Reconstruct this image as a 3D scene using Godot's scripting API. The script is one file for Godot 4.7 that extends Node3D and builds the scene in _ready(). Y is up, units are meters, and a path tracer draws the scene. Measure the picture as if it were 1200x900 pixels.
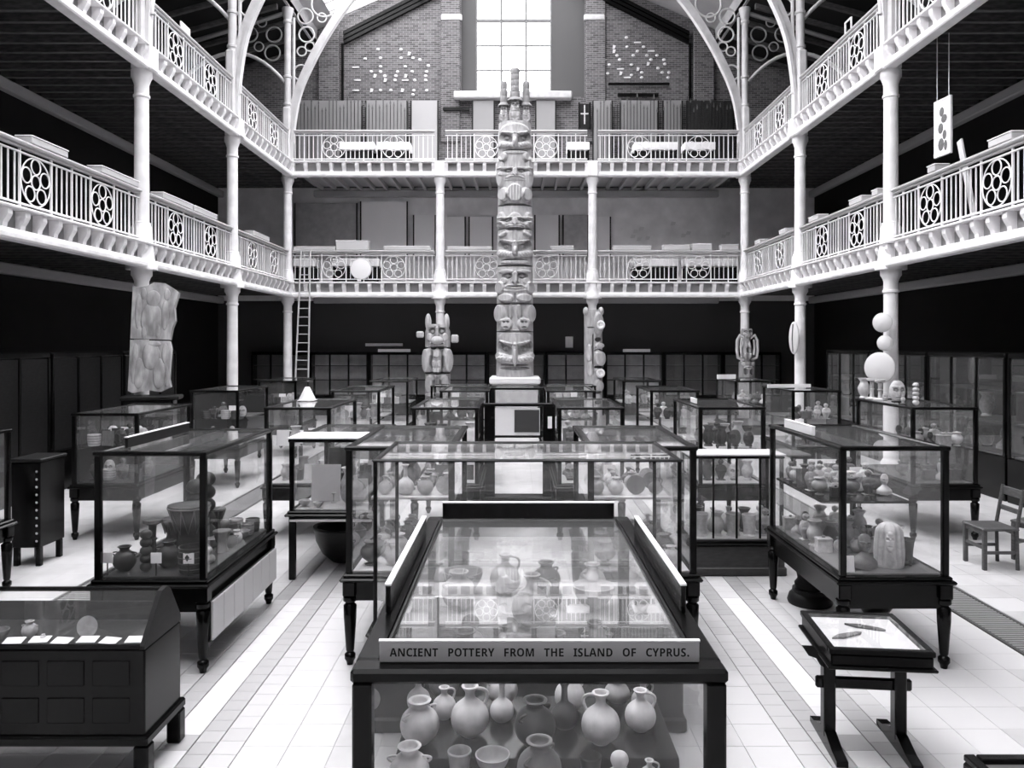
extends Node3D
# A Victorian museum court: two iron galleries round a tiled floor full of glazed cases, carved poles at the far end.

const F := 916.0
const EYE := 2.6
const CX := 605.0
const HY := 403.0

class MB:
	var v := PackedVector3Array()
	var n := PackedVector3Array()
	var c := PackedColorArray()
	var i := PackedInt32Array()
	var xf := Transform3D()
	var tint := Color(1, 1, 1)
	func vert(p: Vector3, q: Vector3) -> int:
		v.append(xf * p)
		n.append((xf.basis * q).normalized())
		c.append(tint)
		return v.size() - 1
	func face(a: int, b: int, d: int) -> void:
		var g := (v[b] - v[a]).cross(v[d] - v[a])
		if g.dot(n[a] + n[b] + n[d]) > 0.0:
			i.append_array([a, d, b])
		else:
			i.append_array([a, b, d])
	func tri(a: Vector3, b: Vector3, d: Vector3, q: Vector3) -> void:
		face(vert(a, q), vert(b, q), vert(d, q))
	func quad(a: Vector3, b: Vector3, d: Vector3, e: Vector3, q: Vector3) -> void:
		var k := vert(a, q)
		vert(b, q); vert(d, q); vert(e, q)
		face(k, k + 1, k + 2)
		face(k, k + 2, k + 3)
	func box(o: Vector3, s: Vector3, bev := 0.0) -> MB:
		var h := s / 2.0
		var b := minf(bev, minf(h.x, minf(h.y, h.z)) * 0.9)
		for ax in 3:
			var u := (ax + 1) % 3
			var w := (ax + 2) % 3
			for sg: float in [-1.0, 1.0]:
				var q := Vector3(); q[ax] = sg
				var m := o; m[ax] += sg * h[ax]
				var du := Vector3(); du[u] = h[u] - b
				var dw := Vector3(); dw[w] = h[w] - b
				quad(m - du - dw, m + du - dw, m + du + dw, m - du + dw, q)
				if b > 0.0:
					for s2: float in [-1.0, 1.0]:
						var p1 := o; p1[ax] += sg * h[ax]; p1[u] += s2 * (h[u] - b)
						var p2 := o; p2[ax] += sg * (h[ax] - b); p2[u] += s2 * h[u]
						var q2 := Vector3(); q2[ax] = sg; q2[u] = s2
						quad(p1 - dw, p1 + dw, p2 + dw, p2 - dw, q2.normalized())
		if b > 0.0:
			for sx: float in [-1.0, 1.0]:
				for sy: float in [-1.0, 1.0]:
					for sz: float in [-1.0, 1.0]:
						var g := Vector3(sx, sy, sz)
						tri(o + g * (h - Vector3(0, b, b)), o + g * (h - Vector3(b, 0, b)), o + g * (h - Vector3(b, b, 0)), g.normalized())
		return self
	func lathe(pr: Array, seg := 16, o := Vector3.ZERO, sx := 1.0, sz := 1.0) -> MB:
		var m := pr.size() - 1
		var nr := []
		for k in m:
			var t: Vector2 = pr[k + 1] - pr[k]
			nr.append(Vector2(t.y, -t.x).normalized())
		for k in m:
			var p: Vector2 = pr[k]
			var q: Vector2 = pr[k + 1]
			if p.is_equal_approx(q):
				continue
			var na: Vector2 = nr[k]
			var nb: Vector2 = nr[k]
			if k > 0 and nr[k - 1].dot(nr[k]) > 0.6:
				na = (nr[k - 1] + nr[k]).normalized()
			if k < m - 1 and nr[k + 1].dot(nr[k]) > 0.6:
				nb = (nr[k + 1] + nr[k]).normalized()
			var base := v.size()
			for j in seg + 1:
				var a := TAU * j / seg
				var sn := sin(a)
				var cs := cos(a)
				vert(o + Vector3(p.x * sn * sx, p.y, p.x * cs * sz), Vector3(na.x * sn / sx, na.y, na.x * cs / sz))
				vert(o + Vector3(q.x * sn * sx, q.y, q.x * cs * sz), Vector3(nb.x * sn / sx, nb.y, nb.x * cs / sz))
			for j in seg:
				var e := base + j * 2
				if p.x > 1e-5:
					face(e, e + 1, e + 2)
				if q.x > 1e-5:
					face(e + 2, e + 1, e + 3)
		return self
	func tube(pts: Array, r: float, seg := 8, closed := false, flat := 1.0) -> MB:
		var m := pts.size()
		var base := v.size()
		var up := Vector3.UP
		var first: Vector3 = pts[1] - pts[0]
		if absf(first.normalized().y) > 0.9:
			up = Vector3.RIGHT
		for k in m:
			var a: Vector3 = pts[(k - 1 + m) % m] if closed else pts[maxi(k - 1, 0)]
			var b: Vector3 = pts[(k + 1) % m] if closed else pts[mini(k + 1, m - 1)]
			var t := (b - a).normalized()
			var s := t.cross(up)
			if s.length() < 0.05:
				s = t.cross(Vector3.FORWARD)
			s = s.normalized()
			var w := s.cross(t)
			up = w
			for j in seg + 1:
				var an := TAU * j / seg
				var q := s * cos(an) + w * sin(an)
				vert(pts[k] + s * cos(an) * r + w * sin(an) * r * flat, q)
		for k in (m if closed else m - 1):
			var e := base + k * (seg + 1)
			var f := base + ((k + 1) % m) * (seg + 1)
			for j in seg:
				face(e + j, e + j + 1, f + j)
				face(e + j + 1, f + j + 1, f + j)
		if not closed:
			for k: int in [0, m - 1]:
				var t: Vector3 = (pts[0] - pts[1]) if k == 0 else (pts[m - 1] - pts[m - 2])
				var inv := xf.affine_inverse()
				var e := base + k * (seg + 1)
				for j in range(1, seg - 1):
					tri(inv * v[e], inv * v[e + j], inv * v[e + j + 1], t.normalized())
		return self
	func ring(o: Vector3, rad: float, r: float, seg := 16, sides := 5, ax := 2) -> MB:
		var pts := []
		for k in seg:
			var a := TAU * k / seg
			var p := Vector3(cos(a) * rad, sin(a) * rad, 0)
			pts.append(o + (p if ax == 2 else Vector3(p.x, 0, p.y) if ax == 1 else Vector3(0, p.x, p.y)))
		return tube(pts, r, sides, true)
	func ball(o: Vector3, s: Vector3, seg := 14, rows := 9) -> MB:
		var base := v.size()
		for k in rows + 1:
			var f := PI * k / rows
			for j in seg + 1:
				var a := TAU * j / seg
				var q := Vector3(sin(f) * sin(a), cos(f), sin(f) * cos(a))
				vert(o + q * s, q / s)
		for k in rows:
			for j in seg:
				var e := base + k * (seg + 1) + j
				if k > 0:
					face(e, e + 1, e + seg + 1)
				if k < rows - 1:
					face(e + 1, e + seg + 2, e + seg + 1)
		return self
	func prism(poly: Array, z0: float, z1: float) -> MB:  # a polygon in x, y drawn out along z
		var pk := PackedVector2Array(poly)
		if Geometry2D.is_polygon_clockwise(pk):
			pk.reverse()
		var ids := Geometry2D.triangulate_polygon(pk)
		for k in range(0, ids.size(), 3):
			for zz: Array in [[z0, -1.0], [z1, 1.0]]:
				var z: float = zz[0]
				var a := pk[ids[k]]
				var b := pk[ids[k + 1]]
				var d := pk[ids[k + 2]]
				tri(Vector3(a.x, a.y, z), Vector3(b.x, b.y, z), Vector3(d.x, d.y, z), Vector3(0, 0, zz[1]))
		for k in pk.size():
			var a := pk[k]
			var b := pk[(k + 1) % pk.size()]
			var t := b - a
			quad(Vector3(a.x, a.y, z0), Vector3(b.x, b.y, z0), Vector3(b.x, b.y, z1), Vector3(a.x, a.y, z1), Vector3(t.y, -t.x, 0).normalized())
		return self
	func mesh() -> ArrayMesh:
		var a := []
		a.resize(Mesh.ARRAY_MAX)
		a[Mesh.ARRAY_VERTEX] = v
		a[Mesh.ARRAY_NORMAL] = n
		a[Mesh.ARRAY_COLOR] = c
		a[Mesh.ARRAY_INDEX] = i
		var m := ArrayMesh.new()
		m.add_surface_from_arrays(Mesh.PRIMITIVE_TRIANGLES, a)
		return m

var M := {}
var reg := []
var rng := RandomNumberGenerator.new()

func at(x: float, y: float, d: float) -> Vector3:  # a point of the room from where it is seen and how far off it stands
	return Vector3((x - CX) / F * d, EYE - (y - HY) / F * d, -d)

func noise_tex(freq: float, lo: float, hi: float, seed_: int, sz := 256, stretch := 1) -> Texture2D:  # a grey seamless texture between two levels, drawn out along y
	var fn := FastNoiseLite.new()
	fn.seed = seed_
	fn.frequency = freq
	fn.fractal_octaves = 4
	var im := fn.get_seamless_image(sz, sz)
	im.convert(Image.FORMAT_RGB8)
	if stretch > 1:
		im.resize(sz, sz * stretch, Image.INTERPOLATE_BILINEAR)
	for y in im.get_height():
		for x in sz:
			var g := clampf(lerpf(lo, hi, im.get_pixel(x, y).r), 0.0, 1.0)
			im.set_pixel(x, y, Color(g, g, g))
	return ImageTexture.create_from_image(im)

func mat(key: String, g: float, rough := 0.6, tex: Texture2D = null, scale := Vector3.ONE, bump := 0.0, warm := 1.0) -> StandardMaterial3D:
	if M.has(key):
		return M[key]
	var m := StandardMaterial3D.new()
	m.resource_name = key
	m.albedo_color = Color(g * 1.005, g * (1.0 - 0.012 * warm), g * (1.0 + 0.004 * warm)).linear_to_srgb()
	m.roughness = rough
	m.vertex_color_use_as_albedo = true
	if tex:
		m.albedo_texture = tex
		m.uv1_triplanar = true
		m.uv1_scale = scale
		if bump > 0.0:
			m.heightmap_enabled = true
			m.heightmap_texture = tex
			m.heightmap_scale = bump
	if key in ["dark_wood", "worn_wood", "dark_wall", "print"]:
		m.metallic_specular = 0.3
	M[key] = m
	return m

func put(parent: Node, called: String, mesh: Variant, m: Material, pos := Vector3.ZERO, turn := 0.0) -> MeshInstance3D:
	var o := MeshInstance3D.new()
	o.name = called
	o.mesh = mesh.mesh() if mesh is MB else mesh
	o.material_override = m
	o.position = pos
	o.rotation.y = turn
	parent.add_child(o, true)
	return o

func tag(o: Node, label: String, cat := "", group := "", kind := "") -> Node:
	if label: o.set_meta("label", label)
	if cat: o.set_meta("category", cat)
	if group: o.set_meta("group", group)
	if kind: o.set_meta("kind", kind)
	return o

func thing(called: String, label: String, cat: String, pos := Vector3.ZERO, turn := 0.0, group := "") -> Node3D:
	var o := Node3D.new()
	o.name = called
	o.position = pos
	o.rotation.y = turn
	add_child(o, true)
	tag(o, label, cat, group)
	return o

func copy(o: Node3D, pos: Vector3, turn: float, label: String, group := "") -> Node3D:
	var r: Node3D = o.duplicate()
	r.name = String(o.get_meta("plain", o.name))
	add_child(r, true)
	r.position = pos
	r.rotation.y = turn
	tag(r, label, "", group)
	return r

func ordinal(k: int) -> String:
	var w := ["first", "second", "third", "fourth", "fifth", "sixth", "seventh", "eighth", "ninth", "tenth", "eleventh", "twelfth"]
	return w[k] if k < w.size() else "%dth" % (k + 1) if not (k + 1) % 10 in [1, 2, 3] or k < 20 else "%d%s" % [k + 1, ["st", "nd", "rd"][(k % 10)]]

func enlist(o: Node3D, desc: String, place: String) -> void:
	reg.append({"o": o, "d": desc, "p": place})

func label_listed() -> void:
	var by := {}
	for r: Dictionary in reg:
		var k: String = r.d + "|" + r.p
		if not by.has(k):
			by[k] = []
		by[k].append(r)
	for k: String in by:
		var a: Array = by[k]
		a.sort_custom(func(p, q): return p.o.global_position.x / -p.o.global_position.z < q.o.global_position.x / -q.o.global_position.z)
		for j in a.size():
			var r: Dictionary = a[j]
			if a.size() == 1:
				r.o.set_meta("label", "%s %s" % [r.d, r.p])
			else:
				r.o.set_meta("label", "%s, %s from ladder side, %s" % [r.d, ordinal(j), r.p])
				r.o.set_meta("group", "%ss %s" % [r.d, r.p])

func _ready() -> void:
	rng.seed = 1887
	camera_and_light()
	materials()
	shell()
	galleries()
	roof()
	far_wall_fittings()
	poles()
	main_cases()
	name_board_case()
	other_furniture()
	wall_cases()
	gallery_fittings()
	contents()
	label_listed()

func camera_and_light() -> void:
	var cam := Camera3D.new()
	cam.name = "camera"
	cam.projection = Camera3D.PROJECTION_FRUSTUM
	cam.near = 0.1
	cam.far = 200.0
	cam.size = 0.1 * 900.0 / F
	cam.frustum_offset = Vector2(600.0 - CX, HY - 450.0) * 0.1 / F
	cam.position = Vector3(0, EYE, 0)
	add_child(cam)
	cam.current = true
	var env := Environment.new()
	var sky := Sky.new()
	var ps := ProceduralSkyMaterial.new()
	ps.sky_top_color = Color(0.93, 0.93, 0.94)
	ps.sky_horizon_color = Color(0.93, 0.93, 0.94)
	ps.ground_bottom_color = Color(0.3, 0.3, 0.3)
	ps.ground_horizon_color = Color(0.6, 0.6, 0.6)
	ps.energy_multiplier = 4.0
	sky.sky_material = ps
	env.sky = sky
	env.background_mode = Environment.BG_SKY
	env.tonemap_mode = Environment.TONE_MAPPER_LINEAR
	env.tonemap_exposure = 3.9
	env.sdfgi_enabled = true
	env.ssao_enabled = true
	env.ssil_enabled = true
	var we := WorldEnvironment.new()
	we.name = "world"
	we.environment = env
	add_child(we)

func materials() -> void:
	var grain := noise_tex(0.05, 0.6, 1.0, 3, 128, 4)
	var blot := noise_tex(0.02, 0.88, 1.0, 5)
	var clay := noise_tex(0.03, 0.78, 1.0, 8)
	mat("dark_wood", 0.0045, 0.22, grain, Vector3(1.2, 5, 1.2))
	mat("worn_wood", 0.016, 0.4, grain, Vector3(1, 4, 1))
	mat("brown_wood", 0.035, 0.45, grain, Vector3(1, 4, 1))
	mat("chair_wood", 0.1, 0.5, grain, Vector3(1, 4, 1))
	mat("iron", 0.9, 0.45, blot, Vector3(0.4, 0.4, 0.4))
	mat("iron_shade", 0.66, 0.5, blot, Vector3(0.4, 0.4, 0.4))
	mat("tile", 0.68, 0.4, blot, Vector3(0.3, 0.3, 0.3))
	mat("slab", 0.42, 0.8)
	mat("plaster", 0.42, 0.9, blot, Vector3(0.2, 0.2, 0.2))
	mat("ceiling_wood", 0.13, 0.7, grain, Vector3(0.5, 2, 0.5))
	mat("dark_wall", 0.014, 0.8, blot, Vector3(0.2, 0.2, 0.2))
	mat("stone", 0.5, 0.8, blot, Vector3(0.6, 0.6, 0.6))
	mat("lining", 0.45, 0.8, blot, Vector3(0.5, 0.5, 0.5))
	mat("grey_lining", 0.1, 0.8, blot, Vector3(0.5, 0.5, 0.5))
	mat("card", 0.8, 0.7)
	mat("print", 0.01, 0.8)
	mat("bar", 0.2, 0.6)
	mat("grille", 0.06, 0.5)
	mat("pole_wood", 0.62, 0.75, noise_tex(0.06, 0.75, 1.0, 11, 128, 4), Vector3(1.2, 0.3, 1.2))
	for t: Array in [["white", 0.62], ["pale", 0.38], ["grey", 0.13], ["dark", 0.018], ["black", 0.005]]:
		mat("clay_" + t[0], t[1], 0.6, clay, Vector3(2, 2, 2), 0.15)
	for t: Array in [["pane", 0.04]]:
		var g := StandardMaterial3D.new()
		g.resource_name = "pane"
		g.transparency = BaseMaterial3D.TRANSPARENCY_ALPHA
		g.albedo_color = Color(1, 1, 1, t[1])
		g.roughness = 0.0
		M["pane"] = g
	var bm := StandardMaterial3D.new()
	bm.resource_name = "brick"
	var im := Image.create(512, 512, false, Image.FORMAT_RGB8)
	var r2 := RandomNumberGenerator.new()
	r2.seed = 4
	im.fill(Color(0.5, 0.49, 0.5))
	for row in 24:
		for k in 9:
			var g := r2.randf_range(0.24, 0.38)
			var x := k * 64 + (32 if row % 2 else 0) - 32
			im.fill_rect(Rect2i(x + 2, row * 512 / 24 + 2, 60, 17), Color(g, g * 0.985, g * 0.995))
	bm.albedo_texture = ImageTexture.create_from_image(im)
	bm.uv1_triplanar = true
	bm.uv1_world_triplanar = true
	bm.uv1_scale = Vector3(0.55, 0.55, 0.55)
	bm.roughness = 0.9
	M["brick"] = bm

func struct(called: String, mesh: Variant, m: Material, label: String, cat: String) -> MeshInstance3D:
	var o := put(self, called, mesh, m)
	tag(o, label, cat, "", "structure")
	return o

func shell() -> void:
	var W := 11.1
	# floor: a slab, bordered with bands of tiles
	var fl := thing("floor", "pale tiled museum floor with bands of grey and white border tiles", "floor")
	fl.set_meta("kind", "structure")
	put(fl, "slab", MB.new().box(Vector3(0, -0.17, -13), Vector3(23, 0.31, 33)), M.slab)
	var tiles := []
	var x := -7.4
	var cols := []  # [x centre, width, tile length, tone]
	for s: float in [-1.0, 1.0]:
		cols.append([s * 2.2, 0.2, 0.2, 0.98])
		for k: float in [2.02, 2.38]:
			cols.append([s * k, 0.15, 0.15, 0.56])
		for k: float in [1.855, 2.545]:
			cols.append([s * k, 0.17, 0.17, 0.74])
	for k in range(12):
		cols.append([-1.62 + k * 0.2945, 0.2945, 0.2945, 0.86])
	for s: float in [-1.0, 1.0]:
		for k in 5:
			cols.append([s * (2.79 + k * 0.32), 0.32, 0.32, 0.86])
		for k in 13:
			cols.append([s * (4.92 + k * 0.4), 0.4, 0.4, 0.84])
	for cdef: Array in cols:
		var d := 2.4
		while d < 28.4:
			var tone: float = cdef[3]
			if d > 4.98 and d < 5.12 and absf(cdef[0]) > 1.7:
				tone = 0.6
			tiles.append([cdef[0], d + cdef[2] / 2.0, cdef[1], cdef[2], tone * rng.randf_range(0.93, 1.0)])
			d += cdef[2]
	var meshes := {}
	var rest := MB.new()
	var n := 0
	tiles.sort_custom(func(p, q): return p[1] < q[1])
	for t: Array in tiles:
		var px: float = CX + F * t[0] / t[1]
		var py: float = HY + F * EYE / t[1]
		if n < 300 and px > -10 and px < 1210 and py < 915 and (px < 415 or px > 850 or py < 700) and absf(t[0]) > 1.2:
			n += 1
			var key := "%.3f" % t[2]
			if not meshes.has(key):
				meshes[key] = MB.new().box(Vector3(0, -0.006, 0), Vector3(t[2] - 0.003, 0.012, t[3] - 0.003), 0.0015).mesh()
			var tk := "tile_%d" % int(t[4] * 16)
			put(fl, "tile", meshes[key], mat(tk, 0.68 * int(t[4] * 16 + 0.5) / 16.0, 0.4), Vector3(t[0], 0, -t[1]))
		else:
			rest.tint = Color(t[4], t[4], t[4])
			rest.box(Vector3(t[0], -0.006, -t[1]), Vector3(t[2] - 0.003, 0.012, t[3] - 0.003), 0.0)
	tag(put(fl, "tile_field", rest, M.tile), "", "", "", "stuff")
	for s: float in [-1.0, 1.0]:
		var gr := Node3D.new()
		gr.name = "heating_grille"
		fl.add_child(gr, true)
		put(gr, "tray", MB.new().box(Vector3(s * 4.47, -0.012, -15), Vector3(0.44, 0.006, 25)), M.print)
		for k in 2:
			put(gr, "rim", MB.new().box(Vector3(s * (4.26 + 0.42 * k), -0.002, -15), Vector3(0.03, 0.014, 25)), M.grille)
		var st := MB.new()
		for k in 500:
			st.box(Vector3(s * 4.47, -0.004, -2.6 - k * 0.05), Vector3(0.39, 0.008, 0.022))
		tag(put(gr, "grille_bars", st, mat("grille_bar", 0.3, 0.5)), "", "", "", "stuff")
	# outer walls
	for s: float in [-1.0, 1.0]:
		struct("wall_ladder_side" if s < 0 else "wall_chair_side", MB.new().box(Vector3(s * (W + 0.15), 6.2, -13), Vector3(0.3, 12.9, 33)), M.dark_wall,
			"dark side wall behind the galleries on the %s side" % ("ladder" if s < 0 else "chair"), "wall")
	struct("wall_behind", MB.new().box(Vector3(0, 9, 3.4), Vector3(22.8, 18.6, 0.3)), M.plaster, "plain plastered end wall behind the viewpoint", "wall")
	# far wall: pieces round the window opening (x -1.49 to 1.3, y 11.9 to 16.6)
	var fw := thing("wall_far", "brick end wall with a tall central window above the upper gallery", "wall")
	fw.set_meta("kind", "structure")
	var z := -29.3
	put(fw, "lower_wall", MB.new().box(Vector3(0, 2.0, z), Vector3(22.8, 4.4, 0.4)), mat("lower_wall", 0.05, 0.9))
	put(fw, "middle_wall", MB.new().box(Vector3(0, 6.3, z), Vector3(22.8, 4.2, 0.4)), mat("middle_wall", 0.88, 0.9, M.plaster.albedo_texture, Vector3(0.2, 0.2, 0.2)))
	put(fw, "upper_wall", MB.new().box(Vector3(0, 10.1, z), Vector3(22.8, 3.4, 0.4)), M.brick)
	for s: float in [-1.0, 1.0]:
		var e := -2.05 if s < 0 else 2.55
		put(fw, "brick_field", MB.new().prism([Vector2(e, 11.8), Vector2(s * 11.4, 11.8), Vector2(s * 11.4, 14.2), Vector2(s * 7.6, 14.2), Vector2(e, 17.2)], z - 0.2, z + 0.2), M.brick)
		var e2 := -1.49 if s < 0 else 1.3
		put(fw, "window_reveal", MB.new().box(Vector3((e + e2) / 2, 14.5, z - 0.1), Vector3(absf(e - e2), 5.4, 0.2)), mat("reveal_brick", 0.07, 0.9))
		put(fw, "string_course", MB.new().box(Vector3(s * (2.4 if s < 0 else 2.9), 14.72, z + 0.26), Vector3(0.78, 0.22, 0.14), 0.03), M.stone)
		put(fw, "pilaster", MB.new().box(Vector3(-2.45 if s < 0 else 2.95, 13.1, z + 0.24), Vector3(0.72, 6.0, 0.12), 0.02), M.brick)
		put(fw, "corner_pier", MB.new().box(Vector3(s * 6.95, 12.0, z + 0.28), Vector3(0.75, 4.4, 0.2), 0.02), M.brick)
	put(fw, "gable_top", MB.new().box(Vector3(-0.1, 17.4, z), Vector3(4.7, 1.6, 0.4)), M.brick)
	put(fw, "window_ledge", MB.new().box(Vector3(-0.13, 11.78, z + 0.32), Vector3(4.35, 0.26, 0.5), 0.03), M.stone)
	var wn := thing("window_1", "tall white-glowing end window of three lights with dark mullions and transoms", "window", Vector3(-0.095, 11.9, z - 0.05))
	wn.set_meta("kind", "structure")
	for k in 4:
		put(wn, "mullion", MB.new().box(Vector3(-1.395 + k * 0.93, 2.35, 0), Vector3(0.09 if k in [1, 2] else 0.06, 4.7, 0.12), 0.015), mat("lead", 0.12, 0.7))
	for k in 6:
		put(wn, "transom", MB.new().box(Vector3(0, 0.03 + k * 0.93, 0.0), Vector3(2.75, 0.06 if k != 3 else 0.12, 0.08), 0.01), mat("lead", 0.12, 0.7))
	var pm := MB.new()
	pm.quad(Vector3(-0.45, -0.45, 0), Vector3(0.45, -0.45, 0), Vector3(0.45, 0.45, 0), Vector3(-0.45, 0.45, 0), Vector3.BACK)
	var pmm := pm.mesh()
	for a in 3:
		for b in 5:
			put(wn, "pane", pmm, M.pane, Vector3(-0.93 + a * 0.93, 0.495 + b * 0.93, -0.02))
	# raking timbers on the gable
	for s: float in [-1.0, 1.0]:
		var t := Node3D.new()
		t.name = "raking_timber"
		fw.add_child(t, true)
		for k in 3:
			put(t, "moulding", MB.new().prism([Vector2(s * 6.4, 13.72 + k * 0.15), Vector2(s * 6.4, 13.85 + k * 0.15), Vector2(s * 2.2, 15.99 + k * 0.15), Vector2(s * 2.2, 15.86 + k * 0.15)], z + 0.21, z + 0.34 + 0.05 * k), M.dark_wood)
		put(t, "drop_batten", MB.new().box(Vector3(s * 6.45, 12.4, z + 0.27), Vector3(0.08, 2.7, 0.1)), M.dark_wood)

func galleries() -> void:
	# floors of both galleries, with joists below
	for lev in 2:
		var y0: float = [4.12, 8.06][lev]
		var nm: String = ["lower", "upper"][lev]
		for side in 3:
			var g := thing("floor_gallery", "%s gallery floor of dark boards on joists, %s" % [nm, ["ladder side", "chair side", "far end"][side]], "gallery floor")
			g.set_meta("kind", "structure")
			if side < 2:
				var s := -1.0 if side == 0 else 1.0
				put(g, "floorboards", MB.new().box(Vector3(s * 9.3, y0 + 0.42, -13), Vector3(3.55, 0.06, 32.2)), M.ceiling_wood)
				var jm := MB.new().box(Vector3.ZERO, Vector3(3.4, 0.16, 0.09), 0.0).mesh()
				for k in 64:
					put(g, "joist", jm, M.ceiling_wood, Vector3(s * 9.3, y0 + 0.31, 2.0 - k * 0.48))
				put(g, "wall_plate", MB.new().box(Vector3(s * 10.98, y0 + 0.1, -13), Vector3(0.22, 0.24, 32.2), 0.03), mat("wall_plate", 0.4, 0.8))
			else:
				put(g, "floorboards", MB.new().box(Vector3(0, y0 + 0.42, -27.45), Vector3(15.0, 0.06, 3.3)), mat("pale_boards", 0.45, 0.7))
				var jm := MB.new().box(Vector3.ZERO, Vector3(0.09, 0.16, 3.2), 0.0).mesh()
				for k in 31:
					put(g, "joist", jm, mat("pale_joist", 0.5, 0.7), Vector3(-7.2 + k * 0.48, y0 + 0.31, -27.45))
				put(g, "wall_plate", MB.new().box(Vector3(0, y0 + 0.1, -29.0), Vector3(15.0, 0.24, 0.2), 0.03), mat("wall_plate", 0.4, 0.8))
	# prototypes: a bay of cornice with brackets, a bay of balustrade
	var L := 5.0
	var cor := thing("trim", "", "cornice")
	cor.set_meta("plain", "trim")
	cor.set_meta("kind", "structure")
	put(cor, "lower_band", MB.new().prism([Vector2(0.0, 0), Vector2(0.2, 0.0), Vector2(0.22, 0.03), Vector2(0.22, 0.09), Vector2(0.17, 0.12), Vector2(0.15, 0.17), Vector2(0.0, 0.17)], -L / 2, L / 2), M.iron).rotation.y = -PI / 2
	put(cor, "fascia", MB.new().box(Vector3(0, 0.31, 0.02), Vector3(L, 0.29, 0.04)), mat("fascia_paint", 0.26, 0.6))
	put(cor, "nosing", MB.new().box(Vector3(0, 0.48, 0.1), Vector3(L, 0.045, 0.28), 0.012), M.iron)
	var br := MB.new().prism([Vector2(0.04, 0.175), Vector2(0.12, 0.18), Vector2(0.13, 0.24), Vector2(0.17, 0.3), Vector2(0.2, 0.36), Vector2(0.2, 0.455), Vector2(0.04, 0.455)], -0.055, 0.055).mesh()
	for k in 12:
		put(cor, "bracket", br, M.iron, Vector3(-L / 2 + L * (k + 0.5) / 12.0, 0, 0), -PI / 2)
	var bal := thing("balustrade", "", "balustrade")
	bal.set_meta("plain", "balustrade")
	var h := L / 2 - 0.17
	put(bal, "hand_rail", MB.new().box(Vector3(0, 1.51, 0.02), Vector3(h * 2, 0.06, 0.17), 0.02).box(Vector3(0, 1.46, 0.02), Vector3(h * 2, 0.045, 0.08), 0.01), mat("rail_paint", 0.45, 0.4))
	put(bal, "under_rail", MB.new().box(Vector3(0, 1.375, 0.02), Vector3(h * 2, 0.025, 0.045), 0.006), M.iron)
	put(bal, "bottom_rail", MB.new().box(Vector3(0, 0.6, 0.02), Vector3(h * 2, 0.03, 0.05), 0.006), M.iron)
	var thin := MB.new().box(Vector3(0, 0.99, 0.02), Vector3(0.02, 0.78, 0.02), 0.0).mesh()
	var long := MB.new().box(Vector3(0, 0.97, 0.02), Vector3(0.03, 0.94, 0.03), 0.0).mesh()
	var xs := []
	for s: float in [-1.0, 1.0]:
		for k in 6:
			xs.append([s * (2.25 - k * 0.15), k == 2])
		xs.append([s * 1.38, true])
		xs.append([s * 0.58, true])
	for k in 7:
		xs.append([-0.435 + k * 0.145, k == 3])
	for q: Array in xs:
		put(bal, "post" if q[1] else "baluster", long if q[1] else thin, M.iron, Vector3(q[0], 0, 0))
	for s: float in [-1.0, 1.0]:
		var rs := Node3D.new()
		rs.name = "rosette"
		bal.add_child(rs, true)
		rs.position = Vector3(s * 0.98, 0.985, 0.02)
		put(rs, "outer_ring", MB.new().ring(Vector3.ZERO, 0.372, 0.012, 28), M.iron)
		put(rs, "centre_ring", MB.new().ring(Vector3.ZERO, 0.11, 0.012, 16), M.iron)
		var pet := MB.new().ring(Vector3.ZERO, 0.118, 0.012, 16).mesh()
		for k in 5:
			var a := PI / 2 + TAU * k / 5.0
			put(rs, "petal_ring", pet, M.iron, Vector3(cos(a), sin(a), 0) * 0.243)
	var used := false
	for lev in 2:
		var y0: float = [4.12, 8.06][lev]
		var nm: String = ["lower", "upper"][lev]
		for side in 3:
			for k in (3 if side == 2 else 5):
				var pos: Vector3
				var turn := 0.0
				var where: String
				if side == 2:
					pos = Vector3(-5.0 + k * 5.0, y0, -25.65)
					where = "%s far gallery, %s" % [nm, [["over the ladder and white disc", "behind the totem pole middle", "over the small carved figure"], ["above the white disc", "behind the totem pole top", "above the small carved figure"]][lev][k]]
				else:
					var s := -1.0 if side == 0 else 1.0
					pos = Vector3(s * 7.5, y0, -23.15 + k * 5.0)
					turn = PI / 2 if side == 0 else -PI / 2
					where = "%s gallery %s side, %s bay from far corner" % [nm, "ladder" if side == 0 else "chair", ordinal(k)]
				var lb := "white iron balustrade with rosettes, " + where
				var lc := "white bracketed cornice, " + where
				if used:
					copy(cor, pos, turn, lc, "gallery cornices")
					copy(bal, pos, turn, lb, "gallery balustrades")
				else:
					used = true
					cor.position = pos; bal.position = pos
					cor.rotation.y = turn; bal.rotation.y = turn
					tag(cor, lc, "", "gallery cornices"); tag(bal, lb, "", "gallery balustrades")
	# columns
	var col := thing("iron_column", "", "column")
	col.set_meta("plain", "iron_column")
	put(col, "foot", MB.new().lathe([Vector2(0, 0), Vector2(0.24, 0), Vector2(0.24, 0.12), Vector2(0.19, 0.17), Vector2(0.19, 0.24), Vector2(0.15, 0.3), Vector2(0, 0.3)], 20), M.iron)
	put(col, "lower_shaft", MB.new().lathe([Vector2(0.145, 0.3), Vector2(0.14, 2.0), Vector2(0.135, 3.62), Vector2(0.16, 3.63), Vector2(0.16, 3.67), Vector2(0.138, 3.68), Vector2(0.138, 3.85), Vector2(0.17, 3.93), Vector2(0.2, 3.97), Vector2(0.2, 4.1), Vector2(0, 4.1)], 20), M.iron)
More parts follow.
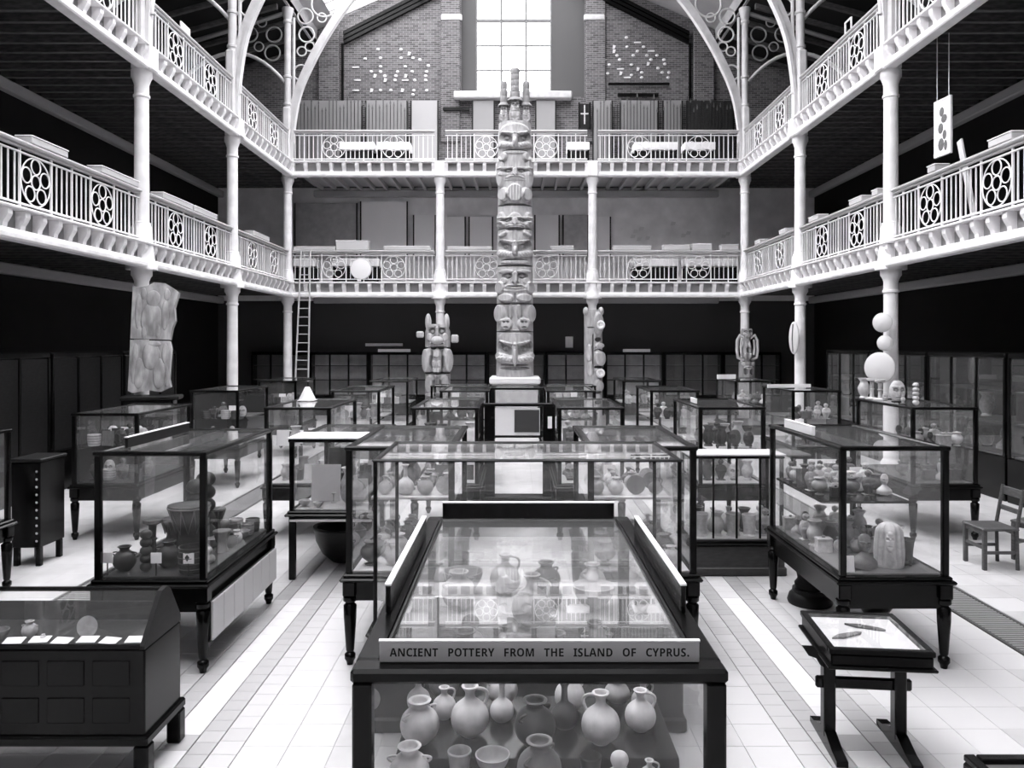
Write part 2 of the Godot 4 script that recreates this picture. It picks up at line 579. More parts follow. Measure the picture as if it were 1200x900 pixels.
	put(col, "gallery_pedestal", MB.new().lathe([Vector2(0.3, 4.08), Vector2(0.3, 4.2), Vector2(0.25, 4.26), Vector2(0.23, 4.4), Vector2(0.21, 4.66), Vector2(0.2, 4.9), Vector2(0.17, 4.98), Vector2(0.175, 5.02), Vector2(0.14, 5.04)], 20), M.iron)
	put(col, "upper_shaft", MB.new().lathe([Vector2(0.145, 5.04), Vector2(0.135, 7.52), Vector2(0.16, 7.53), Vector2(0.16, 7.57), Vector2(0.14, 7.58), Vector2(0.14, 7.78), Vector2(0.18, 7.9), Vector2(0.2, 7.93), Vector2(0.2, 8.06), Vector2(0, 8.06)], 20), M.iron)
	put(col, "cornice_block", MB.new().box(Vector3(0, 8.3, 0.06), Vector3(0.34, 0.5, 0.42), 0.03), M.iron)
	var pts := []
	for side in 2:
		for k in 6:
			pts.append([Vector3((-7.5 if side == 0 else 7.5), 0, -25.65 + k * 5.0), PI / 2 if side == 0 else -PI / 2,
				"white iron column, %s side, %s" % ["ladder" if side == 0 else "chair", ["at the far corner beside the ladder" if side == 0 else "at the far corner behind the small carved figure",
				"second from far corner" if side == 0 else "second from far corner with the long shield", "third from far corner with the stone relief" if side == 0 else "third from far corner with three round shields",
				"fourth from far corner", "fifth from far corner", "sixth from far corner"][k]]])
	pts.append([Vector3(-2.5, 0, -25.65), 0.0, "white iron column behind the house post with tall ears"])
	pts.append([Vector3(2.5, 0, -25.65), 0.0, "white iron column behind the house post with ringed eyes"])
	for k in pts.size():
		if k == 0:
			col.position = pts[0][0]; col.rotation.y = pts[0][1]
			tag(col, pts[0][2], "", "gallery columns")
		else:
			copy(col, pts[k][0], pts[k][1], pts[k][2], "gallery columns")

func arc3(a: Vector3, b: Vector3, d: Vector3, n: int) -> Array:  # a smooth curve through three points
	var out := []
	for k in n + 1:
		var t := float(k) / n
		var m := b * 2.0 - (a + d) * 0.5
		out.append(a * (1 - t) * (1 - t) + m * 2.0 * t * (1 - t) + d * t * t)
	return out

func roof() -> void:
	# piers, ribs and tracery above the upper gallery: local +x points into the court
	var pr := thing("roof_arch", "", "arch")
	pr.set_meta("plain", "roof_arch")
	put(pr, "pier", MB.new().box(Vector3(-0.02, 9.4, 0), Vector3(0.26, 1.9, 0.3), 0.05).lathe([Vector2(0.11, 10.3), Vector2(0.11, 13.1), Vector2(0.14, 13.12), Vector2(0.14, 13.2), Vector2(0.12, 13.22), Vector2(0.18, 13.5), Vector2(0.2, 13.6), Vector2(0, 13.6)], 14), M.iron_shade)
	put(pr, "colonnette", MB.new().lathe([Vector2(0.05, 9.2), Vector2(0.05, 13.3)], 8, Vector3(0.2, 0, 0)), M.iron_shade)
	for yy: float in [10.4, 11.3]:
		put(pr, "collar", MB.new().lathe([Vector2(0.11, yy), Vector2(0.14, yy + 0.02), Vector2(0.14, yy + 0.08), Vector2(0.11, yy + 0.1)], 14), M.iron_shade)
	var rib := MB.new()
	var cp := []
	for q: Array in [[0.05, 8.5], [0.08, 9.4], [0.3, 10.75], [0.78, 11.9], [1.34, 12.9], [2.04, 13.9], [3.2, 15.2], [5.2, 16.75], [7.5, 17.6]]:
		cp.append(Vector3(q[0], q[1], 0))
	var fine := []
	for k in cp.size() - 1:
		for j in 5:
			var t := j / 5.0
			fine.append(cp[k].cubic_interpolate(cp[k + 1], cp[maxi(k - 1, 0)], cp[mini(k + 2, cp.size() - 1)], t))
	fine.append(cp[-1])
	for k in fine.size() - 1:
		var a: Vector3 = fine[k]
		var b: Vector3 = fine[k + 1]
		var t := (b - a).normalized()
		var q := Vector3(t.y, -t.x, 0)
		var t0: Vector3 = (fine[k] - fine[maxi(k - 1, 0)]).normalized() if k > 0 else t
		var q0 := Vector3(t0.y, -t0.x, 0)
		q0 = ((q0 + q) / 2).normalized()
		var t2: Vector3 = (fine[mini(k + 2, fine.size() - 1)] - b).normalized() if k < fine.size() - 2 else t
		var q1 := ((Vector3(t2.y, -t2.x, 0) + q) / 2).normalized()
		for w: Array in [[0.13, 0.05, 0.1], [0.05, -0.13, 0.045]]:  # a broad face flange and a web
			var hz: float = w[2]
			var i0: Vector3 = a + q0 * w[0]
			var i1: Vector3 = b + q1 * w[0]
			var o0: Vector3 = a + q0 * w[1]
			var o1: Vector3 = b + q1 * w[1]
			var zz := Vector3(0, 0, hz)
			rib.quad(i0 - zz, i0 + zz, i1 + zz, i1 - zz, q)
			rib.quad(o0 - zz, o0 + zz, o1 + zz, o1 - zz, -q)
			rib.quad(i0 + zz, o0 + zz, o1 + zz, i1 + zz, Vector3.BACK)
			rib.quad(i0 - zz, o0 - zz, o1 - zz, i1 - zz, Vector3.FORWARD)
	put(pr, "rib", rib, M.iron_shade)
	var tr := MB.new().ring(Vector3.ZERO, 0.25, 0.028, 20, 6).mesh()
	var ts := MB.new().ring(Vector3.ZERO, 0.15, 0.024, 16, 6).mesh()
	var tl := MB.new().ring(Vector3.ZERO, 0.42, 0.032, 26, 6).mesh()
	for q: Array in [[0.44, 11.5, 0], [0.46, 12.2, 1], [0.72, 12.35, 1], [0.62, 12.75, 0], [0.58, 13.35, 0], [1.12, 13.3, 1], [1.2, 13.75, 2]]:
		put(pr, "tracery_ring", [tr, ts, tl][q[2]], M.iron_shade, Vector3(q[0], q[1], 0))
	# the arch over the gallery, back to the outer wall
	put(pr, "aisle_rib", MB.new().tube(arc3(Vector3(-0.1, 11.2, 0), Vector3(-1.75, 12.15, 0), Vector3(-3.5, 11.2, 0), 14), 0.075, 6, false, 0.8), M.iron_shade)
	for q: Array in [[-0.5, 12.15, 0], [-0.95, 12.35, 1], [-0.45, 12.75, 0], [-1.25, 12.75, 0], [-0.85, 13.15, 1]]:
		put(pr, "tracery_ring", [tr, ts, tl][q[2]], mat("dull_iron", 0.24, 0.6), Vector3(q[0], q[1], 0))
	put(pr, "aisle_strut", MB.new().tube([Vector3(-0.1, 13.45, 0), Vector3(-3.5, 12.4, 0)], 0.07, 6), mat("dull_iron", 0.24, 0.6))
	var first := true
	for side in 2:
		for k in 6:
			var p := Vector3(-7.5 if side == 0 else 7.5, 0, -25.65 + k * 5.0)
			var lb := "painted iron roof arch springing from the upper gallery, %s side, %s from far corner" % ["ladder" if side == 0 else "chair", ordinal(k)]
			if first:
				first = false
				pr.position = p
				tag(pr, lb, "", "roof arches")
			else:
				copy(pr, p, 0.0 if side == 0 else PI, lb, "roof arches")
	# nave roof: eaves beam, boards, glazing bars and panes on each slope; lean-to roofs over the galleries
	for side in 2:
		var s := -1.0 if side == 0 else 1.0
		var nm := "ladder" if side == 0 else "chair"
		struct("roof_eaves", MB.new().box(Vector3(s * 7.55, 14.0, -13), Vector3(0.3, 0.75, 33)), M.plaster, "pale eaves wall over the gallery columns on the %s side" % nm, "wall")
		var rf := thing("roof", "glazed nave roof slope with close glazing bars, %s side" % nm, "roof")
		rf.set_meta("kind", "structure")
		var u := Vector2(-s * 7.6, 3.3).normalized()  # up the slope in x, y
		var nn := Vector3(s * 3.3, 7.6, 0).normalized()
		var e0 := Vector2(s * 7.6, 14.3)
		var slope := 8.29
		var q := func(t: float, off: float) -> Vector3: return Vector3(e0.x + u.x * t, e0.y + u.y * t, 0) + nn * off
		var strip := func(t0: float, t1: float, z0: float, z1: float, th: float) -> MB:
			var b := MB.new()
			var c0: Vector3 = q.call(t0, 0.0)
			var c1: Vector3 = q.call(t1, 0.0)
			b.xf = Transform3D(Basis((c1 - c0).normalized(), nn, Vector3.BACK if s > 0 else Vector3.FORWARD), (c0 + c1) / 2 + Vector3(0, 0, (z0 + z1) / 2))
			return b.box(Vector3.ZERO, Vector3((c1 - c0).length(), th, absf(z1 - z0)))
		put(rf, "lower_boards", strip.call(-0.1, 0.9, -29.5, 3.5, 0.16), M.plaster)
		put(rf, "ridge_boards", strip.call(7.7, slope + 0.06, -29.5, 3.5, 0.16), M.plaster)
		put(rf, "purlin", strip.call(4.2, 4.35, -29.5, 3.5, 0.2), M.bar)
		if side == 1:
			put(rf, "side_boards", strip.call(0.9, 4.6, -29.5, 3.5, 0.16), M.plaster)
		var low := 0.9 if side == 0 else 4.6
		var bar: ArrayMesh = strip.call(low, 7.7, -0.03, 0.03, 0.12).mesh()
		var pn := MB.new()
		pn.quad(q.call(low, 0.0) + Vector3(0, 0, 0.03), q.call(7.7, 0.0) + Vector3(0, 0, 0.03), q.call(7.7, 0.0) + Vector3(0, 0, 0.63), q.call(low, 0.0) + Vector3(0, 0, 0.63), -nn)
		var pnm := pn.mesh()
		for k in 50:
			var z := 3.4 - k * 0.66
			put(rf, "glazing_bar", bar, M.bar, Vector3(0, 0, z))
			put(rf, "pane", pnm, M.pane, Vector3(0, 0, z - 0.66))
		var lr := MB.new()
		lr.xf = Transform3D(Basis(Vector3(0, 0, 1), 0.0), Vector3.ZERO)
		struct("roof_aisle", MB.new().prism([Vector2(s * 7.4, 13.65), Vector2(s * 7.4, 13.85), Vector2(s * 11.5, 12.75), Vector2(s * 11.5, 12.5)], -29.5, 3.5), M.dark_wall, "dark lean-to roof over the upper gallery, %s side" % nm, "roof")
		var rt := thing("aisle_rafters", "dark rafters under the lean-to roof, %s side" % nm, "rafters")
		for k in 24:
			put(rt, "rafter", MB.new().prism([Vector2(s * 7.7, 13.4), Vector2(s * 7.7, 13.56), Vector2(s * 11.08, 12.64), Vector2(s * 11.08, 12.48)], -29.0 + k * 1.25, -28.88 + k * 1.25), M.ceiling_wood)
	struct("roof_ridge", MB.new().box(Vector3(0, 17.75, -13), Vector3(0.5, 0.3, 33), 0.03), M.plaster, "ridge beam of the glazed nave roof", "beam")

# A carved post: rings of radius prof(y), pushed in and out on its front (+z) by features
# [u across in radii, v height, half width, half height, push in metres, tone or 0]
func carve(prof: Callable, y0: float, y1: float, rows: int, seg: int, feats: Array, tone: float, sz := 1.0) -> MB:
	var b := MB.new()
	var pos := PackedVector3Array()
	var tn := PackedFloat32Array()
	for r in rows + 1:
		var y := lerpf(y0, y1, float(r) / rows)
		var rad: float = prof.call(y)
		var near := []
		for f: Array in feats:
			if absf(y - f[1]) < f[3]:
				near.append(f)
		for j in seg + 1:
			var a := TAU * j / seg
			var sn := sin(a)
			var cs := cos(a)
			var push := 0.0
			var tc := tone
			if cs > -0.35:
				for f: Array in near:
					var e0: float = (sn - f[0]) / f[2]
					var e1: float = (y - f[1]) / f[3]
					var w: float = 1.0 - e0 * e0 - e1 * e1
					if w > 0.0:
						var m := minf(1.0, w * 2.2)
						m = m * m * (3.0 - 2.0 * m)
						push += f[4] * m * smoothstep(-0.35, 0.1, cs)
						if f[5] > 0.0:
							tc = lerpf(tc, f[5], minf(1.0, w * 6.0))
			pos.append(Vector3(sn * (rad + push * 0.8), y, cs * (rad * sz + push)))
			tn.append(tc)
	var st := seg + 1
	for r in rows + 1:
		for j in st:
			var k := r * st + j
			var du := pos[r * st + (j + 1) % seg] - pos[r * st + (j + seg - 1) % seg]
			var dv := pos[mini(r + 1, rows) * st + j] - pos[maxi(r - 1, 0) * st + j]
			var q := dv.cross(du) * -1.0
			if q.dot(Vector3(pos[k].x, 0, pos[k].z)) < 0.0:
				q = -q
			b.tint = Color(tn[k], tn[k], tn[k])
			b.vert(pos[k], q.normalized() if q.length() > 1e-9 else Vector3.UP)
	for r in rows:
		for j in seg:
			var e := r * st + j
			b.face(e, e + 1, e + st)
			b.face(e + 1, e + st + 1, e + st)
	b.tint = Color(tone, tone, tone)
	var top := Vector3(0, y1, 0)
	for j in seg:
		b.tri(top, pos[rows * st + j], pos[rows * st + j + 1], Vector3.UP)
	return b

func both(f: Array) -> Array:  # a feature and its mirror image
	var g := f.duplicate()
	g[0] = -g[0]
	return [f, g]

# a carved face centred at height v, h high: brows, sunk eyes, nose, mouth, cheeks
func crest_face(v: float, h: float, beak: float, d: float, dark := 0.35) -> Array:
	var o := []
	o += both([0.42, v + 0.1 * h, 0.32, 0.12 * h, -0.05 * d, dark])
	o += both([0.42, v + 0.09 * h, 0.15, 0.06 * h, 0.045 * d, 0.6])
	o += both([0.5, v + 0.27 * h, 0.42, 0.07 * h, 0.05 * d, 0.0])
	o.append([0.0, v + 0.02 * h, 0.17, 0.26 * h, beak * d, 0.0])
	o += both([0.15, v - 0.12 * h, 0.1, 0.06 * h, 0.03 * d, 0.0])
	o.append([0.0, v - 0.29 * h, 0.6, 0.1 * h, 0.05 * d, 1.0])
	o.append([0.0, v - 0.29 * h, 0.5, 0.022 * h, -0.05 * d, dark])
	o.append([0.0, v - 0.43 * h, 0.7, 0.07 * h, 0.03 * d, 0.0])
	o += both([0.62, v - 0.08 * h, 0.22, 0.13 * h, 0.03 * d, 1.02])
	return o

# a broad bird crest: domed brow, dark slanting eye patches, pale cheeks swept down from a beak
func bird_face(v: float, h: float, d: float, dark := 0.4) -> Array:
	var o := []
	o.append([0.0, v + 0.3 * h, 0.95, 0.2 * h, 0.05 * d, 0.0])
	for k in 5:
		o += both([0.3 + 0.12 * k, v + (-0.03 + 0.035 * k) * h, 0.2, 0.11 * h, -0.014 * d, dark])
	for k in 4:
		o += both([0.3 + 0.14 * k, v + (0.15 + 0.02 * k) * h, 0.18, 0.035 * h, 0.03 * d, 0.0])
	o += both([0.5, v + 0.02 * h, 0.12, 0.05 * h, 0.035 * d, 0.62])
	o.append([0.0, v - 0.04 * h, 0.16, 0.24 * h, 0.14 * d, 1.0])
	for k in 6:
		o += both([0.14 + 0.14 * k, v + (-0.24 + 0.018 * k) * h, 0.2, 0.1 * h, 0.035 * d, 1.12])
	o.append([0.0, v - 0.37 * h, 0.8, 0.02 * h, -0.05 * d, dark])
	o.append([0.0, v - 0.44 * h, 0.85, 0.06 * h, 0.03 * d, 0.0])
	return o

func poles() -> void:
	# the tall totem pole on its pedestal
	var D := 23.6
	var px := func(y: float) -> float: return EYE - (y - HY) / F * D
	var tp := thing("totem_pole", "tall weathered carved totem pole with three hatted watchmen on top", "totem pole", Vector3(-0.04, 1.62, -D))
	var f := []
	var Y := func(y: float) -> float: return EYE - (y - HY) / F * D - 1.62
	f += bird_face(Y.call(167), 0.92, 1.3, 0.45)
	# squatting figure with raised hands, face at 203
	f += crest_face(Y.call(206), 0.5, 0.08, 0.9)
	f += both([0.78, Y.call(206), 0.2, 0.5, 0.13, 0.0])
	f += both([0.62, Y.call(188), 0.2, 0.13, 0.12, 0.0])
	f.append([0.0, Y.call(230), 0.5, 0.3, 0.12, 1.0])
	for k in 5:
		f.append([-0.3 + 0.15 * k, Y.call(230), 0.03, 0.24, -0.03, 0.5])
	f += both([0.62, Y.call(231), 0.3, 0.22, 0.13, 0.0])
	f.append([0.0, Y.call(243), 1.1, 0.04, -0.1, 0.4])
	# small face with paws
	f.append([0.0, Y.call(263), 0.46, 0.3, 0.1, 0.0])
	f += crest_face(Y.call(263), 0.46, 0.08, 0.8)
	f += both([0.74, Y.call(258), 0.2, 0.2, 0.12, 0.0])
	f += both([0.74, Y.call(266), 0.22, 0.1, 0.1, 0.0])
	f.append([0.0, Y.call(271), 1.1, 0.035, -0.09, 0.4])
	f += both([0.66, Y.call(275), 0.28, 0.14, 0.09, 0.0])
	f += bird_face(Y.call(292), 1.0, 1.2, 0.5)
	f.append([0.0, Y.call(313), 1.1, 0.035, -0.09, 0.4])
	f += crest_face(Y.call(328), 0.8, 0.14, 1.1, 0.4)
	f += both([0.8, Y.call(338), 0.24, 0.2, 0.1, 0.0])
	f += both([0.48, Y.call(350), 0.44, 0.13, 0.13, 1.05])
	f.append([0.0, Y.call(350), 0.04, 0.14, -0.06, 0.3])
	f.append([0.0, Y.call(357), 1.1, 0.035, -0.08, 0.4])
	f += both([0.24, Y.call(366), 0.15, 0.26, 0.08, 0.6])
	f += both([0.78, Y.call(368), 0.26, 0.32, 0.13, 0.0])
	f += both([0.42, Y.call(380), 0.32, 0.2, 0.12, 1.05])
	f += both([0.34, Y.call(378), 0.06, 0.04, -0.04, 0.3])
	f += both([0.52, Y.call(378), 0.06, 0.04, -0.04, 0.3])
	f += both([0.42, Y.call(384), 0.12, 0.03, -0.03, 0.3])
	f.append([0.0, Y.call(389), 1.1, 0.03, -0.07, 0.45])
	f += bird_face(Y.call(410), 1.2, 1.3, 0.5)
	f += both([0.5, Y.call(421), 0.5, 0.1, 0.07, 0.0])
	f.append([0.0, Y.call(431), 0.8, 0.06, -0.06, 0.4])
	var H: float = Y.call(146)
	var prof := func(y: float) -> float: return lerpf(0.565, 0.49, y / H) * (1.0 if y > 0.1 else 1.0)
	put(tp, "carved_shaft", carve(prof, 0.0, H, 560, 128, f, 0.88), M.pole_wood)
	var beaks := [[166, 0.3, 0.13, 0.6], [412, 0.52, 0.12, 0.66], [290, 0.24, 0.13, 0.63]]
	for q: Array in beaks:
		var b := MB.new()
		var yy: float = Y.call(q[0] + 6)
		b.ball(Vector3(0, yy, q[3]), Vector3(q[2] * 0.6, q[1] * 0.55, 0.17), 12, 8)
		put(tp, "beak", b, M.pole_wood)
	for k in 3:
		var s: float = [-1.0, 0.0, 1.0][k]
		var w := Node3D.new()
		w.name = "watchman"
		tp.add_child(w, true)
		var big := k == 1
		w.position = Vector3(s * 0.34, H - 0.02, 0.12 if big else 0.02)
		var wf := []
		wf += crest_face(0.52 if big else 0.42, 0.34, 0.07, 0.6)
		wf += both([0.6, 0.2, 0.3, 0.14, 0.07, 0.0])
		wf += both([0.35, 0.06, 0.25, 0.08, 0.07, 0.0])
		var r0 := 0.19 if big else 0.14
		var hh := 0.72 if big else 0.6
		var wp := func(y: float) -> float: return r0 * (0.8 + 0.35 * sin(PI * clampf(y / hh, 0, 1) * 2.0 - 0.6) * 0.4)
		put(w, "figure", carve(wp, 0.0, hh, 70, 36, wf, 0.62), M.pole_wood)
		var hp := [Vector2(r0 * 1.25, hh - 0.04), Vector2(r0 * 1.2, hh), Vector2(r0 * 0.8, hh + 0.06)]
		var top := 1.66 if big else 1.3
		var rings := 5 if big else 3
		for j in rings:
			var ya := lerpf(hh + 0.06, top, float(j) / rings)
			var yb := lerpf(hh + 0.06, top, float(j + 1) / rings)
			hp += [Vector2(r0 * 0.74, ya), Vector2(r0 * 0.78, (ya + yb) / 2), Vector2(r0 * 0.74, yb - 0.015), Vector2(r0 * 0.66, yb)]
		hp.append(Vector2(0, top))
		put(w, "ringed_hat", MB.new().lathe(hp, 18), mat("grey_pole", 0.2, 0.8))
	var pd := thing("plinth", "white block plinth under the tall totem pole", "plinth", Vector3(-0.04, 0, -D))
	put(pd, "block", MB.new().box(Vector3(0, 0.71, 0), Vector3(1.35, 1.42, 1.35), 0.03), M.stone)
	put(pd, "cap", MB.new().box(Vector3(0, 1.52, 0), Vector3(1.5, 0.2, 1.5), 0.04), mat("white_paint", 0.7, 0.6))
	# house post with tall ears, before the far column on the ladder side
	var d2 := 24.9
	var h1 := thing("house_post", "grey carved house post with tall ears and a small child figure on its belly", "house post", Vector3(-2.5, 0.0, -d2))
	var Z := func(y: float) -> float: return EYE - (y - HY) / F * d2
	f = []
	f += crest_face(Z.call(392), 1.0, 0.08, 1.0, 0.3)
	f.append([0.0, Z.call(408), 1.2, 0.05, -0.12, 0.25])
	f.append([0.0, Z.call(425), 0.34, 0.5, 0.16, 1.0])
	f.append([0.0, Z.call(414), 0.24, 0.14, 0.1, 1.05])
	f += both([0.16, Z.call(426), 0.13, 0.11, 0.06, 1.05])
	f += both([0.16, Z.call(434), 0.13, 0.11, 0.06, 1.05])
	f += both([0.76, Z.call(422), 0.3, 0.46, 0.14, 0.95])
	f += both([0.42, Z.call(424), 0.06, 0.42, -0.07, 0.3])
	f.append([0.0, Z.call(437), 1.2, 0.045, -0.1, 0.25])
	f += both([0.55, Z.call(450), 0.36, 0.32, 0.1, 0.0])
	f.append([0.0, Z.call(452), 0.16, 0.34, 0.05, 0.5])
	f += both([0.24, Z.call(452), 0.05, 0.3, -0.06, 0.3])
	f.append([0.0, Z.call(462), 1.0, 0.07, 0.12, 1.0])
	var Ht: float = Z.call(380)
	var p1 := func(y: float) -> float: return 0.4 * (1.0 - 0.2 * smoothstep(Ht - 0.28, Ht, y))
	put(h1, "carved_shaft", carve(p1, 0.0, Ht, 300, 90, f, 0.72, 0.62), M.pole_wood)
	for s: float in [-1.0, 1.0]:
		put(h1, "ear", MB.new().ball(Vector3(s * 0.29, Ht + 0.06, 0.12), Vector3(0.1, 0.28, 0.09)).ball(Vector3(s * 0.29, Ht + 0.04, 0.19), Vector3(0.05, 0.18, 0.05)), M.pole_wood)
	put(h1, "muzzle", MB.new().ball(Vector3(0, Z.call(399), 0.3), Vector3(0.2, 0.14, 0.2)), M.pole_wood)
	for q: Array in [[-0.55, 392, 0.2], [0.55, 397, 0.26]]:
		put(h1, "side_paw", MB.new().box(Vector3(q[0], Z.call(q[1]), 0.1), Vector3(0.24, q[2], 0.12), 0.04), M.pole_wood)
	# house post with ringed eyes, turned in profile before the other far column
	var h2 := thing("house_post", "pale carved house post with two ringed eyes and a beaked profile", "house post", Vector3(2.45, 0.0, -d2))
	f = []
	f.append([0.45, Z.call(380), 0.5, 0.42, 0.12, 0.0])
	f.append([0.5, Z.call(398), 0.4, 0.08, -0.08, 0.2])
	f.append([0.55, Z.call(405), 0.45, 0.1, 0.12, 1.0])
	f.append([0.5, Z.call(411), 0.46, 0.05, -0.08, 0.2])
	f.append([0.5, Z.call(420), 0.55, 0.3, 0.17, 0.95])
	f.append([0.5, Z.call(430), 0.5, 0.05, -0.1, 0.2])
	f.append([0.5, Z.call(434), 0.45, 0.09, 0.1, 1.0])
	f.append([-0.35, Z.call(384), 0.4, 0.03, -0.05, 0.3])
	f.append([-0.1, Z.call(415), 0.1, 0.7, -0.08, 0.25])
	f.append([-0.5, Z.call(414), 0.3, 0.3, 0.05, 1.0])
	f.append([-0.4, Z.call(432), 0.35, 0.25, 0.04, 1.0])
	f.append([0.5, Z.call(452), 0.5, 0.22, 0.1, 0.0])
	f.append([0.3, Z.call(459), 0.6, 0.05, -0.08, 0.25])
	var p2 := func(y: float) -> float: return 0.29
	put(h2, "carved_shaft", carve(p2, 0.0, Z.call(363), 300, 90, f, 0.8, 0.8), M.pole_wood)
	for yy: float in [381.0, 437.0]:
		put(h2, "ringed_eye", MB.new().ring(Vector3(0.2, Z.call(yy), 0.31), 0.1, 0.045, 18, 8).ball(Vector3(0.2, Z.call(yy), 0.29), Vector3(0.07, 0.09, 0.03)), mat("eye_white", 0.75, 0.7))
	for s: float in [-1.0, 1.0]:
		put(h2, "ear", MB.new().ball(Vector3(s * 0.24, Z.call(365), 0.08), Vector3(0.09, 0.14, 0.12)), M.pole_wood)
	# small carved figure with arms bowed out, before the far corner column
	var d3 := 25.1
	var q3 := thing("carved_figure", "small openwork carved figure with bowed arms on a carved stump", "carving", Vector3(7.4, 0, -d3))
	var V := func(y: float) -> float: return EYE - (y - HY) / F * d3
	f = crest_face(V.call(424), 0.6, 0.08, 0.7, 0.2)
	f += both([0.4, V.call(435), 0.2, 0.12, -0.06, 0.2])
	put(q3, "stump", carve(func(y: float) -> float: return 0.25, 0.0, V.call(424), 120, 48, f, 0.5), M.pole_wood)
	f = crest_face(V.call(390), 0.34, 0.06, 0.5, 0.25)
	f += both([0.4, V.call(404), 0.3, 0.12, 0.06, 0.9])
	f.append([0, V.call(410), 0.3, 0.1, -0.05, 0.2])
	f += both([0.45, V.call(417), 0.3, 0.1, 0.06, 0.9])
	put(q3, "body", carve(func(y: float) -> float: return 0.11 + 0.07 * sin((y - V.call(424)) * 5.0) ** 2, V.call(424), V.call(385), 110, 40, f, 0.6), M.pole_wood)
	for s: float in [-1.0, 1.0]:
		put(q3, "bowed_arm", MB.new().tube([Vector3(s * 0.1, V.call(396), 0.05), Vector3(s * 0.24, V.call(393), 0.06), Vector3(s * 0.32, V.call(399), 0.06), Vector3(s * 0.33, V.call(410), 0.06), Vector3(s * 0.3, V.call(419), 0.06), Vector3(s * 0.12, V.call(422), 0.06)], 0.05, 8), M.pole_wood)
		put(q3, "bowed_arm", MB.new().tube([Vector3(s * 0.2, V.call(398), 0.1), Vector3(s * 0.22, V.call(407), 0.1), Vector3(s * 0.2, V.call(416), 0.1)], 0.035, 7), M.pole_wood)

# ---- glazed cases -------------------------------------------------------------------------------------------------------
func turned_leg(h: float, r := 0.045) -> MB:
	var b := MB.new()
	b.box(Vector3(0, h - 0.06, 0), Vector3(r * 2.3, 0.12, r * 2.3), 0.008)
	b.lathe([Vector2(r * 0.7, h - 0.12), Vector2(r * 1.25, h - 0.13), Vector2(r * 1.25, h - 0.16), Vector2(r * 0.75, h - 0.18), Vector2(r * 1.2, h - 0.2), Vector2(r * 1.15, h - 0.3), Vector2(r * 0.75, 0.12), Vector2(r * 0.6, 0.1), Vector2(r * 1.0, 0.085), Vector2(r * 1.0, 0.05), Vector2(r * 0.7, 0.03), Vector2(r * 0.55, 0.0), Vector2(0, 0)], 12)
	return b

func pane(parent: Node, a: Vector3, u: Vector3, w: Vector3, q: Vector3) -> void:
	var b := MB.new()
	b.quad(a, a + u, a + u + w, a + w, q)
	put(parent, "pane", b, M.pane)

func top_pane(parent: Node, o: Vector3, w: float, l: float) -> void:  # plate glass with both its faces
	var b := MB.new()
	b.quad(o + Vector3(-w / 2, 0, -l / 2), o + Vector3(w / 2, 0, -l / 2), o + Vector3(w / 2, 0, l / 2), o + Vector3(-w / 2, 0, l / 2), Vector3.UP)
	o.y -= 0.006
	b.quad(o + Vector3(-w / 2, 0, -l / 2), o + Vector3(w / 2, 0, -l / 2), o + Vector3(w / 2, 0, l / 2), o + Vector3(-w / 2, 0, l / 2), Vector3.DOWN)
	put(parent, "top_pane", b, M.pane)

